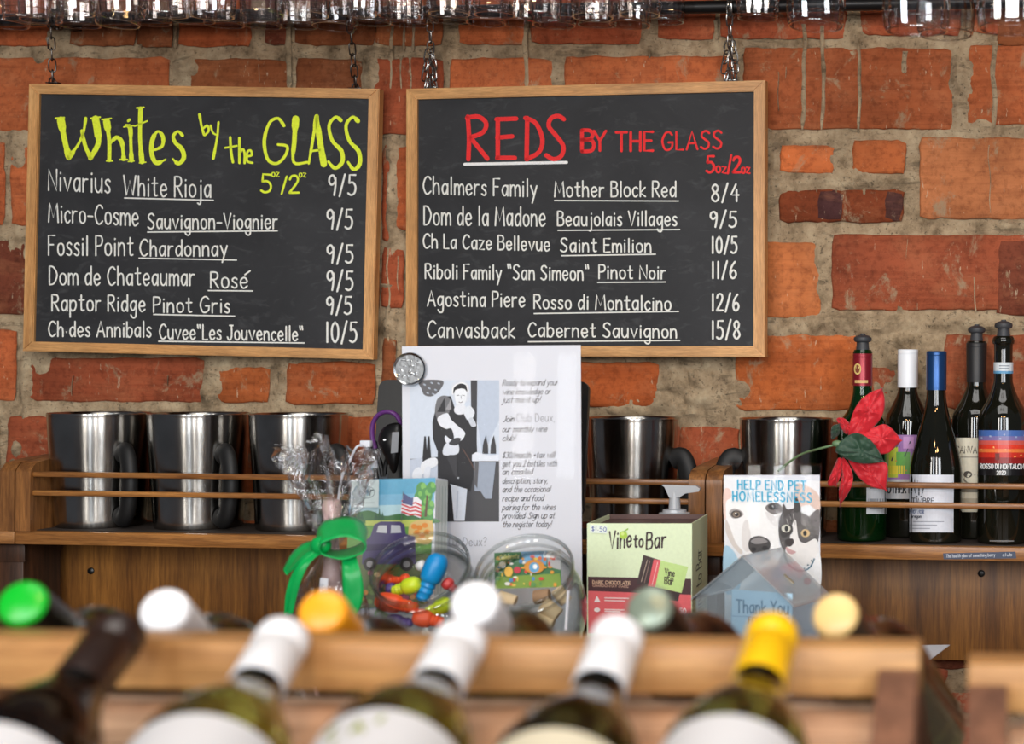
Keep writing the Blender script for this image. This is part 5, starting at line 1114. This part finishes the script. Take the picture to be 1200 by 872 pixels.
def cork(p0, p1, rad, mt, label, d):
    A = PD(*p0, dJ + d); B_ = PD(*p1, dJ + d); ax = B_ - A; b = BM(); L = ax.length; k = rad * dJ / F
    b.lathe([(0, 0), (k * .9, 0), (k, .001), (k, L - .001), (k * .9, L), (0, L)], 20); tag(b.done('cork', mt, None, 40, Matrix.Translation(A) @ ax.to_track_quat('Z', 'Y').to_matrix().to_4x4()), label, 'cork', 'wine corks in the right jar')
for a_ in (((636, 708), (654, 722), 9.5, M['cork'], 'pale cork leaning at the right front of the right jar', .010), ((628, 726), (648, 733), 9, M['cork'], 'pale cork lying at the bottom right of the right jar', .006), ((572, 722), (598, 730), 9, M['cork2'], 'darker cork at the bottom left of the right jar', .02),
           ((606, 730), (626, 728), 8.5, M['cork2'], 'darker cork in the middle of the bottom of the right jar', .03), ((652, 690), (664, 706), 8, M['cork'], 'cork standing against the right wall of the right jar', .045), ((584, 700), (604, 706), 8.5, M['cork'], 'pale cork at the back left of the right jar under the card', .045), ((626, 700), (644, 698), 8.5, M['cork2'], 'darker cork at the back of the right jar under the card', .05)): cork(*a_)
b = BM(); b.tube([PD(666, 692, dJ - .055), PD(663, 738, dJ - .060)], .0016, 8); tag(b.done('paper_straw', M['paper'], None), 'thin white stick standing at the right side of the right jar', 'stick')
f = FR((579, 648), (657, 645), dJ + .068, dJ + .068, (580, 690), dJ + .052); cw, ch = f.px(657, 645)[0], f.px(580, 690)[1]
cd = thing('picture_card', 'bright green and orange picture card inside the right glass jar', 'card', f.matrix()); b = BM(); b.box((0, 0, -ch), (cw, .0006, 0)); b.done('card_stock', M['paper'], cd)
a = pxart(f, base=.0002); a.poly([(579, 648), (657, 645), (658, 688), (580, 690)], (64, 112, 74)); a.poly([(582, 676), (656, 672), (658, 688), (580, 690)], (120, 150, 66)); a.poly([(610, 646.5), (642, 646), (640, 662), (614, 660)], (110, 160, 196)); a.poly([(641, 646), (657, 645), (657, 668), (642, 664)], (170, 170, 172))
rq = random.Random(9)
for i in range(60):
    x_, y_ = rq.uniform(582, 655), rq.uniform(652, 686); a.oval(x_, y_, rq.uniform(1, 3.4), rq.uniform(1, 3), ((214, 150, 60), (196, 70, 60), (222, 222, 214), (220, 190, 90), (90, 140, 80), (80, 130, 180), (210, 110, 60))[i % 7], n=9)
a.oval(626, 664, 12, 8, (204, 140, 60)); a.oval(626, 665, 6, 6, (96, 156, 196)); a.oval(627, 664, 2.6, 3, (230, 234, 236)); a.oval(596, 670, 5, 6, (226, 180, 80)); a.oval(606, 668, 4, 4, (190, 66, 80)); a.oval(589, 662, 4, 4, (226, 228, 226))
write(a, 'California', (637, 653), (656, 654), 6, 1.2, (236, 236, 236), slant=.2); write(a, 'Celebrate', (585, 656), (608, 654), 5, .9, (214, 206, 130), slant=.2); a.done('picture', M['gloss_print'], cd, cd.matrix_world.inverted())

# chocolate bar display box
dX = 2.0
f = FR((688, 613.5), (811, 613), dX); f.v = Vector((0, 0, -1)); w_ = f.px(811, 613)[0]; hX = f.o.z - ZC - .0005; dp = .125
cx_ = thing('chocolate_box', 'pale green and pink chocolate bar display box open at the top', 'chocolate box', f.matrix()); t_ = .0016
M['pale_green'] = plain('pale_green_card', (216, 232, 194), .5, var=.02); M['brown_card'] = plain('dark_brown_card', (84, 60, 56), .6)
b = BM(); b.box((0, 0, -hX), (w_, t_, 0)); b.done('front_wall', M['pale_green'], cx_)
b = BM(); b.box((w_ - t_, t_ + .0001, -hX), (w_, dp, 0)); b.done('side_wall', M['pale_green'], cx_); b = BM(); b.box((0, t_ + .0001, -hX), (t_, dp, 0)); b.done('side_wall', M['pale_green'], cx_)
b = BM(); b.box((t_ + .0001, dp - t_, -hX), (w_ - t_ - .0001, dp, 0)); b.done('back_wall', M['brown_card'], cx_)
b = BM(); b.box((t_ + .0002, t_ + .0003, -.012), (w_ - t_ - .0002, dp - t_ - .0003, -.006)); b.done('inner_tray', M['brown_card'], cx_); b = BM(); b.box((t_ + .0002, t_ + .0003, -hX), (w_ - t_ - .0002, dp - t_ - .0003, -hX + .0015)); b.done('bottom', M['brown_card'], cx_)
a = pxart(f, base=.0003)
def ZX(pts): return [(670 + x / 3.961, 540 + y / 3.961) for x, y in pts]
def qx(pts, c, s_=False): a.poly(ZX(pts), c, s_)
qx([(74, 290), (556, 290), (556, 546), (74, 540)], (218, 233, 196)); qx([(74, 538), (554, 546), (553, 622), (74, 606)], (70, 40, 44)); qx([(74, 604), (553, 620), (553, 800), (74, 800)], (226, 100, 106))
qx([(332, 436), (412, 460), (384, 584), (300, 570)], (62, 46, 46)); qx([(380, 456), (412, 460), (386, 584), (352, 580)], (224, 92, 100)); qx([(412, 462), (540, 490), (508, 612), (386, 584)], (192, 222, 140)); qx([(396, 590), (500, 614), (492, 650), (430, 640)], (52, 36, 38))
a.line(ZX([(350, 460), (322, 560)]), .7, (190, 170, 150)); a.line(ZX([(362, 464), (336, 566)]), .7, (150, 120, 110)); a.line(ZX([(398, 470), (372, 574)]), .8, (240, 190, 190))
K = (58, 40, 42)
for w0, p_, q_, h_ in (('Vine', (173, 412), (276, 398), 82), ('to', (288, 402), (330, 398), 58), ('Bar', (346, 410), (436, 398), 76)): write(a, w0, ZX([p_])[0], ZX([q_])[0], h_ / 3.961, 2.1, K, slant=.06)
a.oval(*ZX([(240, 344)])[0], 4.6, 4.8, (168, 204, 70)); a.line(ZX([(240, 330), (260, 316)]), 1.6, (140, 184, 60)); a.oval(*ZX([(236, 338)])[0], 2, 2, (206, 228, 130))
write(a, 'Vine', ZX([(432, 530)])[0], ZX([(476, 536)])[0], 8, 1.1, K); write(a, 'to', ZX([(442, 552)])[0], ZX([(470, 556)])[0], 5.5, 1.0, K); write(a, 'Bar', ZX([(430, 570)])[0], ZX([(470, 576)])[0], 8, 1.1, K)
write(a, 'DARK CHOCOLATE', ZX([(96, 570)])[0], ZX([(270, 574)])[0], 3.6, .9, (212, 178, 150)); write(a, 'CHARDONNAY MARC', ZX([(96, 584)])[0], ZX([(262, 588)])[0], 2.8, .7, (190, 150, 130))
for y_, w1 in ((636, 110), (648, 92), (690, 90), (698, 70)): a.line(ZX([(152, y_), (152 + w1, y_ + 2)]), 1.4, (244, 214, 214))
a.poly(ZX([(102, 656), (116, 626), (132, 656)]), (246, 236, 236)); a.oval(*ZX([(116, 692)])[0], 3.6, 2.6, (246, 236, 236)); write(a, '50', ZX([(498, 704)])[0], ZX([(528, 706)])[0], 5.5, 1.2, (250, 236, 236))
qx([(84, 296), (164, 300), (164, 338), (84, 334)], (226, 236, 226)); write(a, '$1.50', ZX([(92, 326)])[0], ZX([(160, 328)])[0], 5, .8, (70, 90, 160))
a.done('front_print', M['print'], cx_, cx_.matrix_world.inverted())
a = Art(lambda u, v, h: f.at(w_ + h, v, -u), base=.0003); a.rect(.004, hX * .62, dp - .004, hX * .80, (196, 216, 172))
ss, tw = strokes('Vine to Bar'); 
for s_ in ss: a.line([(.075 - y * .0028 + .0, hX * .72 - x * hX * .5 / tw + .0) for x, y in s_], .0018, (84, 92, 84), up=False)
a.done('side_print', M['print'], cx_, cx_.matrix_world.inverted())

# pump dispenser behind it
dP = 2.16; pp = PD(790, zc(dP), dP); pp.z = ZC + .0005; zP = lambda py: PD(790, py, dP).z - pp.z
pm = thing('pump_bottle', 'clear plastic pump bottle standing behind the chocolate box', 'pump bottle', Matrix.Translation(pp) @ Matrix.Rotation(YAW, 4, 'Z'))
b = BM(); b.lathe(bez([(.026, .0), (.029, .004), (.029, zP(640)), (.026, zP(622)), (.015, zP(610)), (.0125, zP(606))], 4) + [(0, zP(606))], 32); b.done('bottle', M['pump'], pm)
b = BM(); b.lathe([(0, zP(605)), (.0215, zP(605)), (.0215, zP(601)), (.0165, zP(600)), (.016, zP(597)), (.0082, zP(596)), (.0068, zP(572)), (0, zP(571))], 28); b.done('collar', M['pump'], pm)
b = BM(); z0, z1 = zP(577), zP(568)
b.prism([(-.017, z1), (.030, z1 - .001), (.036, z1 - .005), (.034, z1 - .009), (.016, z0 - .001), (.008, z0 - .006), (-.006, z0 - .007), (-.013, z1 - .003)], lambda u, v, h: Vector((u, h, v)), -.007, .007); b.done('pump_head', M['pump'], pm)

# pet charity sign in a clear stand
dQ = 1.96
f = FR((847, 545.5), (962, 544), dQ, dQ - .004); f.v = Vector((0, 0, -1)); w_ = f.px(962, 544)[0]; hQ = f.o.z - ZC - .0006
sg = thing('charity_sign', 'clear sign stand with a dog and cat poster about homeless pets', 'sign', f.matrix())
b = BM(); b.box((0, .0022, -hQ), (w_, .0042, 0), .0005); b.box((0, .0042, -hQ), (w_, .07, -hQ + .002), .0004); b.done('clear_back', M['acrylic'], sg)
b = BM(); b.box((0, -.0022, -hQ), (w_, -.0008, 0), .0004); b.box((0, -.0022, 0), (w_, .0042, .0022), .0005); b.done('clear_front', M['cover'], sg)
tp = f.px(850, 557)[1]; b = BM(); b.box((.0015, .0005, -hQ + .001), (w_ - .0015, .0014, -tp)); b.done('poster_sheet', M['paper'], sg)
a = pxart(f, base=.0); a.h = -.0004
def ZQ(pts): return [(800 + x / 3.79, 530 + y / 3.79) for x, y in pts]
def qq(pts, c, s_=True): a.poly(ZQ(pts), c if isinstance(c, tuple) else (c, c, c), s_)
qq([(182, 106), (606, 124), (606, 780), (182, 780)], (232, 234, 238), False)
qq([(182, 420), (240, 470), (250, 600), (182, 620)], (168, 206, 228)); qq([(182, 170), (215, 175), (200, 260), (182, 300)], (236, 206, 196)); qq([(500, 140), (560, 150), (604, 190), (604, 260), (560, 230), (505, 235)], (222, 196, 184))
# dog
qq([(200, 210), (290, 190), (400, 205), (440, 240), (425, 330), (420, 430), (380, 470), (300, 470), (262, 440), (225, 400), (196, 330), (190, 260)], (244, 244, 244))
qq([(262, 330), (285, 300), (300, 380), (290, 440), (262, 420)], (226, 222, 220)); qq([(190, 300), (206, 330), (232, 400), (262, 440), (250, 450), (214, 410), (188, 350)], (214, 206, 200))
qq([(204, 268), (222, 250), (252, 256), (268, 276), (246, 292), (218, 292)], (170, 164, 162)); a.oval(*ZQ([(236, 275)])[0], 6.4, 4.6, (70, 64, 62)); a.oval(*ZQ([(236, 276)])[0], 4.2, 3.4, (128, 112, 98)); a.oval(*ZQ([(238, 276)])[0], 2.2, 2.2, (20, 18, 18)); a.oval(*ZQ([(234, 272)])[0], .9, .9, (240, 240, 240))
qq([(366, 240), (396, 222), (432, 230), (436, 262), (410, 276), (376, 262)], (120, 114, 112)); a.oval(*ZQ([(402, 240)])[0], 6.6, 3.8, (60, 54, 52)); a.oval(*ZQ([(402, 241)])[0], 3.4, 2.8, (24, 20, 20)); a.oval(*ZQ([(398, 237)])[0], .9, .8, (230, 230, 230)); qq([(366, 262), (400, 276), (430, 270), (420, 330), (380, 300)], (226, 224, 224))
qq([(288, 410), (300, 380), (340, 370), (380, 388), (386, 420), (366, 446), (330, 456), (298, 440)], (62, 58, 58)); qq([(300, 392), (338, 376), (374, 394), (350, 404), (316, 406)], (140, 136, 136)); a.oval(*ZQ([(312, 430)])[0], 3.0, 2.4, (20, 18, 18)); a.oval(*ZQ([(362, 424)])[0], 3.4, 2.6, (20, 18, 18)); qq([(286, 452), (320, 464), (370, 456), (376, 470), (330, 480), (290, 470)], (206, 200, 200))
# cat
qq([(424, 300), (440, 268), (470, 258), (500, 240), (520, 258), (560, 280), (596, 262), (606, 256), (606, 330), (596, 400), (566, 450), (520, 480), (470, 470), (440, 430), (424, 370)], (86, 82, 82))
qq([(446, 226), (462, 250), (490, 250), (448, 290), (436, 260)], (70, 64, 64)); qq([(500, 190), (524, 250), (494, 262)], (60, 56, 56)); qq([(560, 290), (604, 250), (604, 340), (586, 360)], (110, 104, 104))
qq([(484, 320), (500, 300), (512, 380), (540, 400), (586, 380), (600, 420), (590, 470), (540, 500), (480, 490), (452, 440), (468, 400)], (238, 236, 234)); qq([(428, 330), (468, 316), (486, 330), (480, 360), (440, 376)], (54, 50, 50)); qq([(510, 330), (560, 310), (590, 350), (560, 384), (520, 370)], (96, 92, 90)); qq([(452, 388), (484, 380), (490, 400), (474, 416), (456, 410)], (50, 42, 42)); qq([(455, 418), (478, 430), (500, 440), (480, 450), (460, 440)], (200, 160, 160))
a.oval(*ZQ([(456, 336)])[0], 5.4, 4.6, (206, 204, 190)); a.oval(*ZQ([(458, 337)])[0], 2.2, 3.4, (20, 18, 18)); a.oval(*ZQ([(542, 356)])[0], 5.2, 4.6, (208, 180, 130)); a.oval(*ZQ([(540, 356)])[0], 2.2, 3.2, (20, 18, 18))
for k_ in range(9): rq = random.Random(k_); x_ = rq.uniform(440, 590); a.line(ZQ([(x_, rq.uniform(265, 300)), (x_ + 8, rq.uniform(300, 330))]), .8, (170, 166, 164) if k_ % 2 else (40, 38, 38))
qq([(440, 440), (480, 490), (560, 500), (604, 440), (604, 600), (520, 640), (430, 600), (425, 500)], (236, 238, 240)); a.line(ZQ([(446, 450), (470, 500), (520, 524), (560, 508), (580, 470)]), 1.8, (90, 122, 140), True)
for k_ in range(8): a.oval(*ZQ([(456 + k_ * 16, 478 + 44 * math.sin(k_ / 7 * PI))])[0], 1.0, 1.0, (60, 90, 110))
a.oval(*ZQ([(548, 570)])[0], 4.4, 4.2, (226, 110, 130)); a.oval(*ZQ([(460, 610)])[0], 12, 5, (196, 218, 232), .5)
for tx, p_, q_, h_ in (('HELP END PET', (244, 163), (546, 165), 40), ('HOMELESSNESS', (222, 214), (570, 218), 40)):
    write(a, tx, ZQ([p_])[0], ZQ([q_])[0], h_ / 3.79, 1.75, (0, 164, 204), gap=5.4)
a.done('poster', M['print'], sg, sg.matrix_world.inverted())

# clear house-shaped donation box
A_, B_ = PD(815, 706, 1.85), PD(929, 705, 1.80); zE = (A_.z + B_.z) / 2; A_.z = B_.z = zE
ux = (B_ - A_); wH = ux.length; ux.normalize(); back = Vector((0, 0, 1)).cross(ux); back = back if back.y > 0 else -back
Hm = Matrix.Identity(4)
for i in range(3): Hm[i][0] = ux[i]; Hm[i][1] = back[i]; Hm[i][2] = (0, 0, 1)[i]; Hm[i][3] = (A_.x, A_.y, ZC + .0006)[i]
dh = thing('donation_house', 'clear pale blue house shaped donation box in front of the pet sign', 'donation box', Hm); eh = zE - ZC; ap = PD(875, 654, 1.825).z - ZC; dH = .085; t_ = .0022
def pane(name, pts, off):
    b = BM(); n = len(pts); a0 = [b.b.verts.new(p) for p in pts]; a1 = [b.b.verts.new(Vector(p) + Vector(off)) for p in pts]; b.b.faces.new(a0); b.b.faces.new(a1)
    for i in range(n): b.b.faces.new((a0[i], a0[(i + 1) % n], a1[(i + 1) % n], a1[i]))
    return b.done(name, M['blue_acrylic'], dh)
g5 = [(0, 0), (wH, 0), (wH, eh), (wH / 2, ap), (0, eh)]
pane('front_gable', [(u, 0, v) for u, v in g5], (0, t_, 0)); pane('back_gable', [(u, dH - t_, v) for u, v in g5], (0, t_, 0))
pane('side_wall', [(0.0001, t_ * 1.05, 0), (0.0001, dH - t_ * 1.05, 0), (0.0001, dH - t_ * 1.05, eh), (0.0001, t_ * 1.05, eh)], (t_, 0, 0)); pane('side_wall', [(wH - t_, t_ * 1.05, 0), (wH - t_, dH - t_ * 1.05, 0), (wH - t_, dH - t_ * 1.05, eh), (wH - t_, t_ * 1.05, eh)], (t_ * .95, 0, 0))
ov = .004; sl = (ap - eh) / (wH / 2); M['roof_ac'] = thin_glass('frosted_acrylic_roof', (.96, .97, .975), (.74, .78, .80), .12, 1.5, 2.5, haze=.24)
rf = pane('roof_panel', [(wH / 2, -ov, ap + .0005), (wH + ov, -ov, eh - sl * ov + .0005), (wH + ov, dH + ov, eh - sl * ov + .0005), (wH / 2, dH + ov, ap + .0005)], (0, 0, t_)); rf.data.materials[0] = M['roof_ac']
pane('roof_panel', [(wH / 2, -ov, ap + .0005), (-ov, -ov, eh - sl * ov + .0005), (-ov, dH + ov, eh - sl * ov + .0005), (wH / 2, dH + ov, ap + .0005)], (0, 0, t_)).data.materials[0] = M['roof_ac']
b = BM(); sx = wH * .80; sz = ap - sl * (sx - wH / 2) + .003; b.box((sx - .008, dH * .45 - .0015, sz - .0006), (sx + .008, dH * .45 + .0015, sz + .0012), .0003, Matrix.Rotation(math.atan(sl), 4, 'Y')); b.done('money_slot', plain('brass_slot', (150, 140, 116), .4, .5), dh)
fh = Frame(Hm @ Vector((0, .006, eh)), ux, (0, 0, -1)); cw = wH * .62
b = BM(); b.box((wH - cw - .004, .0062, .004), (wH - .004, .0072, eh + .012), .0004); b.done('thank_you_card', plain('pale_blue_card', (170, 206, 228), .6, var=.03), dh)
a = pxart(fh, base=.0004); write(a, 'Thank You', (863, 718), (924, 720), 15, 1.7, (40, 116, 150)); write(a, 'FOR HELPING', (877, 730), (920, 731), 7, 1.2, (80, 90, 104))
a.line([(857, 722), (926, 724)], .7, (120, 160, 190)); a.line([(857, 712), (857, 760)], .7, (130, 170, 196)); a.done('card_print', M['print'], dh, dh.matrix_world.inverted())
for i, (x_, y_, z_, c_) in enumerate(((.03, .04, .035, (214, 168, 110)), (.055, .05, .055, (196, 206, 200)), (.075, .035, .062, (226, 178, 186)), (.05, .06, .02, (150, 176, 150)))):
    o = BM(); b = o; n = 6
    for a0 in range(n): pass
    g = bmesh.new(); bmesh.ops.create_grid(g, x_segments=8, y_segments=4, size=1, matrix=Matrix.Diagonal((.026, .011, 1, 1)))
    for v in g.verts: v.co.z = .006 * math.sin(v.co.x * 120 + i) + .003 * math.sin(v.co.y * 300)
    b.join(g); q = b.done('banknote', plain('crumpled_note_%d' % i, c_, .7), None, 60, Hm @ Matrix.Translation((x_, y_, z_ + .012)) @ Matrix.Rotation(.5 * i, 4, 'Z') @ Matrix.Rotation(.5, 4, 'X'))
    md = q.modifiers.new('thick', 'SOLIDIFY'); md.thickness = .0003
    tag(q, ('tan', 'grey green', 'pinkish', 'green')[i] + ' crumpled slip of paper money inside the clear donation house', 'banknote', 'paper money in the donation house')
# ------------------------------------------------------------------ wine rack in the foreground (a sloped rack seen from its front, rail on top)
DR_ = 0.915
A_, B_ = PD(-140, 746, DR_ + .002), PD(1030, 757, DR_ - .016); zR = (PD(500, 751, DR_).z); A_.z = B_.z = zR
ux = B_ - A_; LR = ux.length; ux.normalize(); bk = Vector((0, 0, 1)).cross(ux); bk = bk if bk.y > 0 else -bk
def basis(o):
    m_ = Matrix.Identity(4)
    for i in range(3): m_[i][0] = ux[i]; m_[i][1] = bk[i]; m_[i][2] = (0, 0, 1)[i]; m_[i][3] = o[i]
    return m_
SL = math.tan(R(25)); RH, RT = .0285, .036
def make_rack(x0, L, label, lend=True, dz=0.0):
    z0 = zR - dz; o = A_ + ux * x0; rk = thing('wine_rack', label, 'wine rack', basis((o.x, o.y, 0)), 'sloped wooden wine racks in the foreground')
    b = BM(); b.box((-.0235 if lend else 0, 0, z0 - RH), (L + .0235, RT, z0), .0022); b.done('top_rail', M['rack'], rk)
    zp = z0 - RH - .0075
    for s_ in (-1, 1):            # two sloped shelves, front and rear
        y0_ = .012 if s_ < 0 else RT - .012
        for k in range(3):
            u0, u1 = .004 + k * .115, .004 + k * .115 + .108
            q = [(0.001, y0_ + s_ * u0, zp - SL * u0), (L - .001, y0_ + s_ * u0, zp - SL * u0), (L - .001, y0_ + s_ * u1, zp - SL * u1), (0.001, y0_ + s_ * u1, zp - SL * u1)]
            e = BM(); e.hexa([(x, y, z - .014) for x, y, z in q] + q); e.done('sloped_board', M['rack_panel'], rk)
    for k, x in ((0, -.023), (1, L + .0005)):
        if k == 0 and not lend: continue
        e = BM(); zt = z0 - .002          # front leg, rear leg and the board between them
        e.prism([(-.36, zt - RH - SL * .40), (-.36, zt - RH - SL * .40 - .06), (-.02, zt - RH - .05), (.036, zt - RH - .05), (.036, z0 - RH - .0005), (-.0005, z0 - RH - .0005), (-.0005, z0 - .012), (-.014, z0 - .012)], lambda u, v, h: Vector((x + h, u, v)), 0, .0225); e.done('end_board', M['rack_end'], rk)
        e = BM(); e.prism([(.0365, zt - .01), (.0365, zt - .06), (.40, zt - RH - SL * .40 - .06), (.40, zt - RH - SL * .40)], lambda u, v, h: Vector((x + h, u, v)), 0.002, .0205); e.done('rear_end_board', M['oak_dark'], rk)
        for yy in (-.33, .34):
            e = BM(); e.box((x + .001, yy, 0.001), (x + .0215, yy + .035, zt - RH - SL * .38 - .035), .002); e.done('leg', M['rack_end'], rk)
    return rk
make_rack(0, LR, 'long sloped wooden wine rack across the foreground', False)
xs = (PD(1136, 775, .93) - A_).dot(ux) + .023
make_rack(xs, .5, 'second wooden wine rack cut off at the lower right corner', True, .0085)

# ------------------------------------------------------------------ bottles lying on the rack, necks up over the rail
M['olive'] = glass('olive_bottle_glass', (.17, .165, .028), 1.38); M['yellowish'] = glass('yellow_green_bottle_glass', (.27, .28, .055), 1.38); M['darkolive'] = glass('dark_olive_bottle_glass', (.07, .06, .014), 1.38); M['darkbrown'] = glass('brown_black_bottle_glass', (.014, .009, .006), 1.4)
M['yellow_cap'] = plain('yellow_capsule', (236, 186, 12), .35, var=.04); M['dark_cap'] = plain('dark_brown_capsule', (38, 24, 19), .3); M['green_cap'] = plain('green_screw_cap', (10, 170, 40), .3, var=.05); M['orange_cap'] = plain('orange_capsule', (240, 160, 30), .35); M['grey_cap'] = plain('grey_green_capsule', (126, 140, 126), .3, .3); M['cream_cap'] = plain('cream_capsule', (222, 190, 126), .35); M['label_white'] = plain('white_label_paper', (188, 190, 194), .55, var=.03); M['label_cream'] = plain('cream_label_paper', (190, 184, 162), .55, var=.03)
def lying(cap, top, label, cat_mt, capmt, labmt, group, rb=.0385, dcap=.895, dlab=.775, labk=0.0, deco=None, capl=.052):
    """cap: photo point of the cap's end; top: photo point of the top of the label's upper edge."""
    A = PD(*cap, dcap); Rp = rb * F / dlab; Bx = PD(top[0], top[1] + Rp * .78, dlab); ax = (A - Bx).normalized()
    z = ax; x = z.cross(Vector((0, 0, 1))).normalized(); y = z.cross(x)          # y points downwards-ish, -y to the viewer's side
    L = .298; O = A - z * L; mt = Matrix.Identity(4); S = L - (A - Bx).length; 
    for i in range(3): mt[i][0] = x[i]; mt[i][1] = y[i]; mt[i][2] = z[i]; mt[i][3] = O[i]
    r = thing('wine_bottle', label, 'wine bottle', mt, group); n = .0138
    prof = [(0, .012), (rb * .5, .006), (rb * .9, 0), (rb * .98, .003)] + bez([(rb, .008), (rb, .10), (rb, S + .004), (rb * .97, S + .016), (rb * .82, S + .034), (rb * .58, S + .052), (rb * .42, S + .066), (n * 1.02, S + .080)], 5) + [(n, L - .02), (n, L - .001), (0, L - .001)]
    b = BM(); b.lathe(prof, 48); b.done('glass_body', cat_mt, r, 60)
    b = BM(); q = .0150; b.lathe([(0, L), (q * .90, L), (q * .98, L - .0012), (q, L - .003), (q, L - .016), (q * .975, L - .0166), (q * .975, L - .0175), (q, L - .018), (q, L - capl), (q * .96, L - capl)], 36); b.done('screw_cap', capmt, r, 50)
    if labmt:
        b = BM(); a0 = math.atan2(-1, 0); rr = rb + .0004; ang = [a0 + R(q_) for q_ in range(-115, 116, 5)]; lt = S + labk
        for i in range(len(ang) - 1):
            vs = [b.b.verts.new((rr * math.cos(t_), rr * math.sin(t_), zz)) for t_, zz in ((ang[i], .045), (ang[i + 1], .045), (ang[i + 1], lt), (ang[i], lt))]; b.b.faces.new(vs)
        bmesh.ops.remove_doubles(b.b, verts=b.b.verts, dist=1e-6); lo = b.done('paper_label', labmt, r)
        if deco:
            a = Art(lambda u, v, h: Vector(((rr + h) * math.cos(a0 + u), (rr + h) * math.sin(a0 + u), v))); deco(a, S); a.done('label_print', M['print'], lo)
    return r
GF = 'wine bottles lying on the front of the rack'
def d3(a, S):
    a.line([(-.62, S - .012), (-.48, S - .010)], .007, (120, 130, 8)); a.line([(-.42, S - .024), (-.15, S - .016), (.12, S - .008)], .0062, (126, 136, 10)); a.line([(-.20, S - .010), (-.02, S - .020)], .003, (130, 138, 20)); a.line([(-.55, S - .034), (.3, S - .032)], .003, (120, 126, 60))
    for q in range(5): a.line([(-.5, S - .045 - q * .008), (.5, S - .045 - q * .008)], .0016, (120, 120, 124))
def d2(a, S):
    for q in range(5): a.line([(-.4, S - .034 - q * .009), (.4, S - .034 - q * .009)], .0016, (190, 192, 196))
def d5(a, S):
    for q in range(3): a.line([(-.5, S - .012 - q * .006), (.5, S - .012 - q * .006)], .0014, (176, 176, 178))
lying((142, 740), (6, 846), 'dark bottle with a brown capsule lying at the left end of the rack', M['darkbrown'], M['dark_cap'], M['label_white'], GF, deco=d2, dcap=.885)
lying((333, 747), (240, 842), 'yellow green bottle with white cap and plain white label, second from left on the rack', M['yellowish'], M['white'], M['label_white'], GF, deco=d2)
lying((541, 750), (456, 838), 'olive bottle with a white cap whose label shows green leaf strokes', M['olive'], M['white'], M['label_white'], GF, deco=d3)
lying((725, 744), (658, 856), 'dark olive bottle with a white cap in front of the chocolate box', M['darkolive'], M['white'], M['label_cream'], GF, deco=d5)
lying((906, 741), (858, 842), 'olive bottle with a bright yellow cap, rightmost on the rack front', M['olive'], M['yellow_cap'], M['label_white'], GF, deco=d5)
# bottles on the far side, cap ends facing the viewer over the rail
def rear(px, py, d, dx, label, gm, cm, sidem=None):
    A = PD(px, py, d); tc = CP - A; tc.z = 0; tc.normalize(); ax = (tc * .8 - bk * .45 - ux * dx).normalized(); ax = (ax + Vector((0, 0, .50))).normalized(); z = ax; x = z.cross(Vector((0, 0, 1))).normalized(); y = z.cross(x); L = .298; O = A - z * L; mt = Matrix.Identity(4); n = .0138; rb = .037
    for i in range(3): mt[i][0] = x[i]; mt[i][1] = y[i]; mt[i][2] = z[i]; mt[i][3] = O[i]
    r = thing('wine_bottle', label, 'wine bottle', mt, 'wine bottles lying on the far side of the rack')
    prof = [(0, .012), (rb * .5, .006), (rb * .9, 0), (rb * .98, .003)] + bez([(rb, .008), (rb, .10), (rb, .170), (rb * .86, .190), (rb * .60, .209), (rb * .42, .226), (n, .242)], 5) + [(n, L - .001), (0, L - .001)]
    b = BM(); b.lathe(prof, 36); b.done('glass_body', gm, r, 60); q = .0150
    b = BM(); b.lathe([(q * .985, L - .0032), (q, L - .0042), (q, L - .05), (q * .96, L - .05)], 36); b.done('capsule', sidem or cm, r, 50)
    b = BM(); b.lathe([(0, L + .0004), (q * .80, L + .0004), (q * .84, L), (q * .95, L - .0012), (q * .99, L - .0035)], 36); b.done('cap_top', cm, r, 50)
for a_ in ((25, 706, .985, .22, 'far side bottle showing a green cap end above the rail at left', M['darkolive'], M['green_cap'], M['black']), (192, 715, .985, .12, 'far side bottle showing a white cap end in front of the plywood panel', M['olive'], M['white']),
           (377, 716, .985, .15, 'far side bottle showing an orange cap end below the green bow', M['darkolive'], M['orange_cap']), (556, 706, .985, .10, 'far side bottle showing a white cap end between the two glass jars', M['olive'], M['white']),
           (760, 712, .985, .25, 'far side bottle showing a grey green cap end in front of the chocolate box', M['darkbrown'], M['grey_cap'], M['dark_cap']), (978, 720, .985, .28, 'far side bottle showing a cream cap end below the pet sign', M['darkolive'], M['cream_cap'], M['dark_cap'])): rear(*a_)
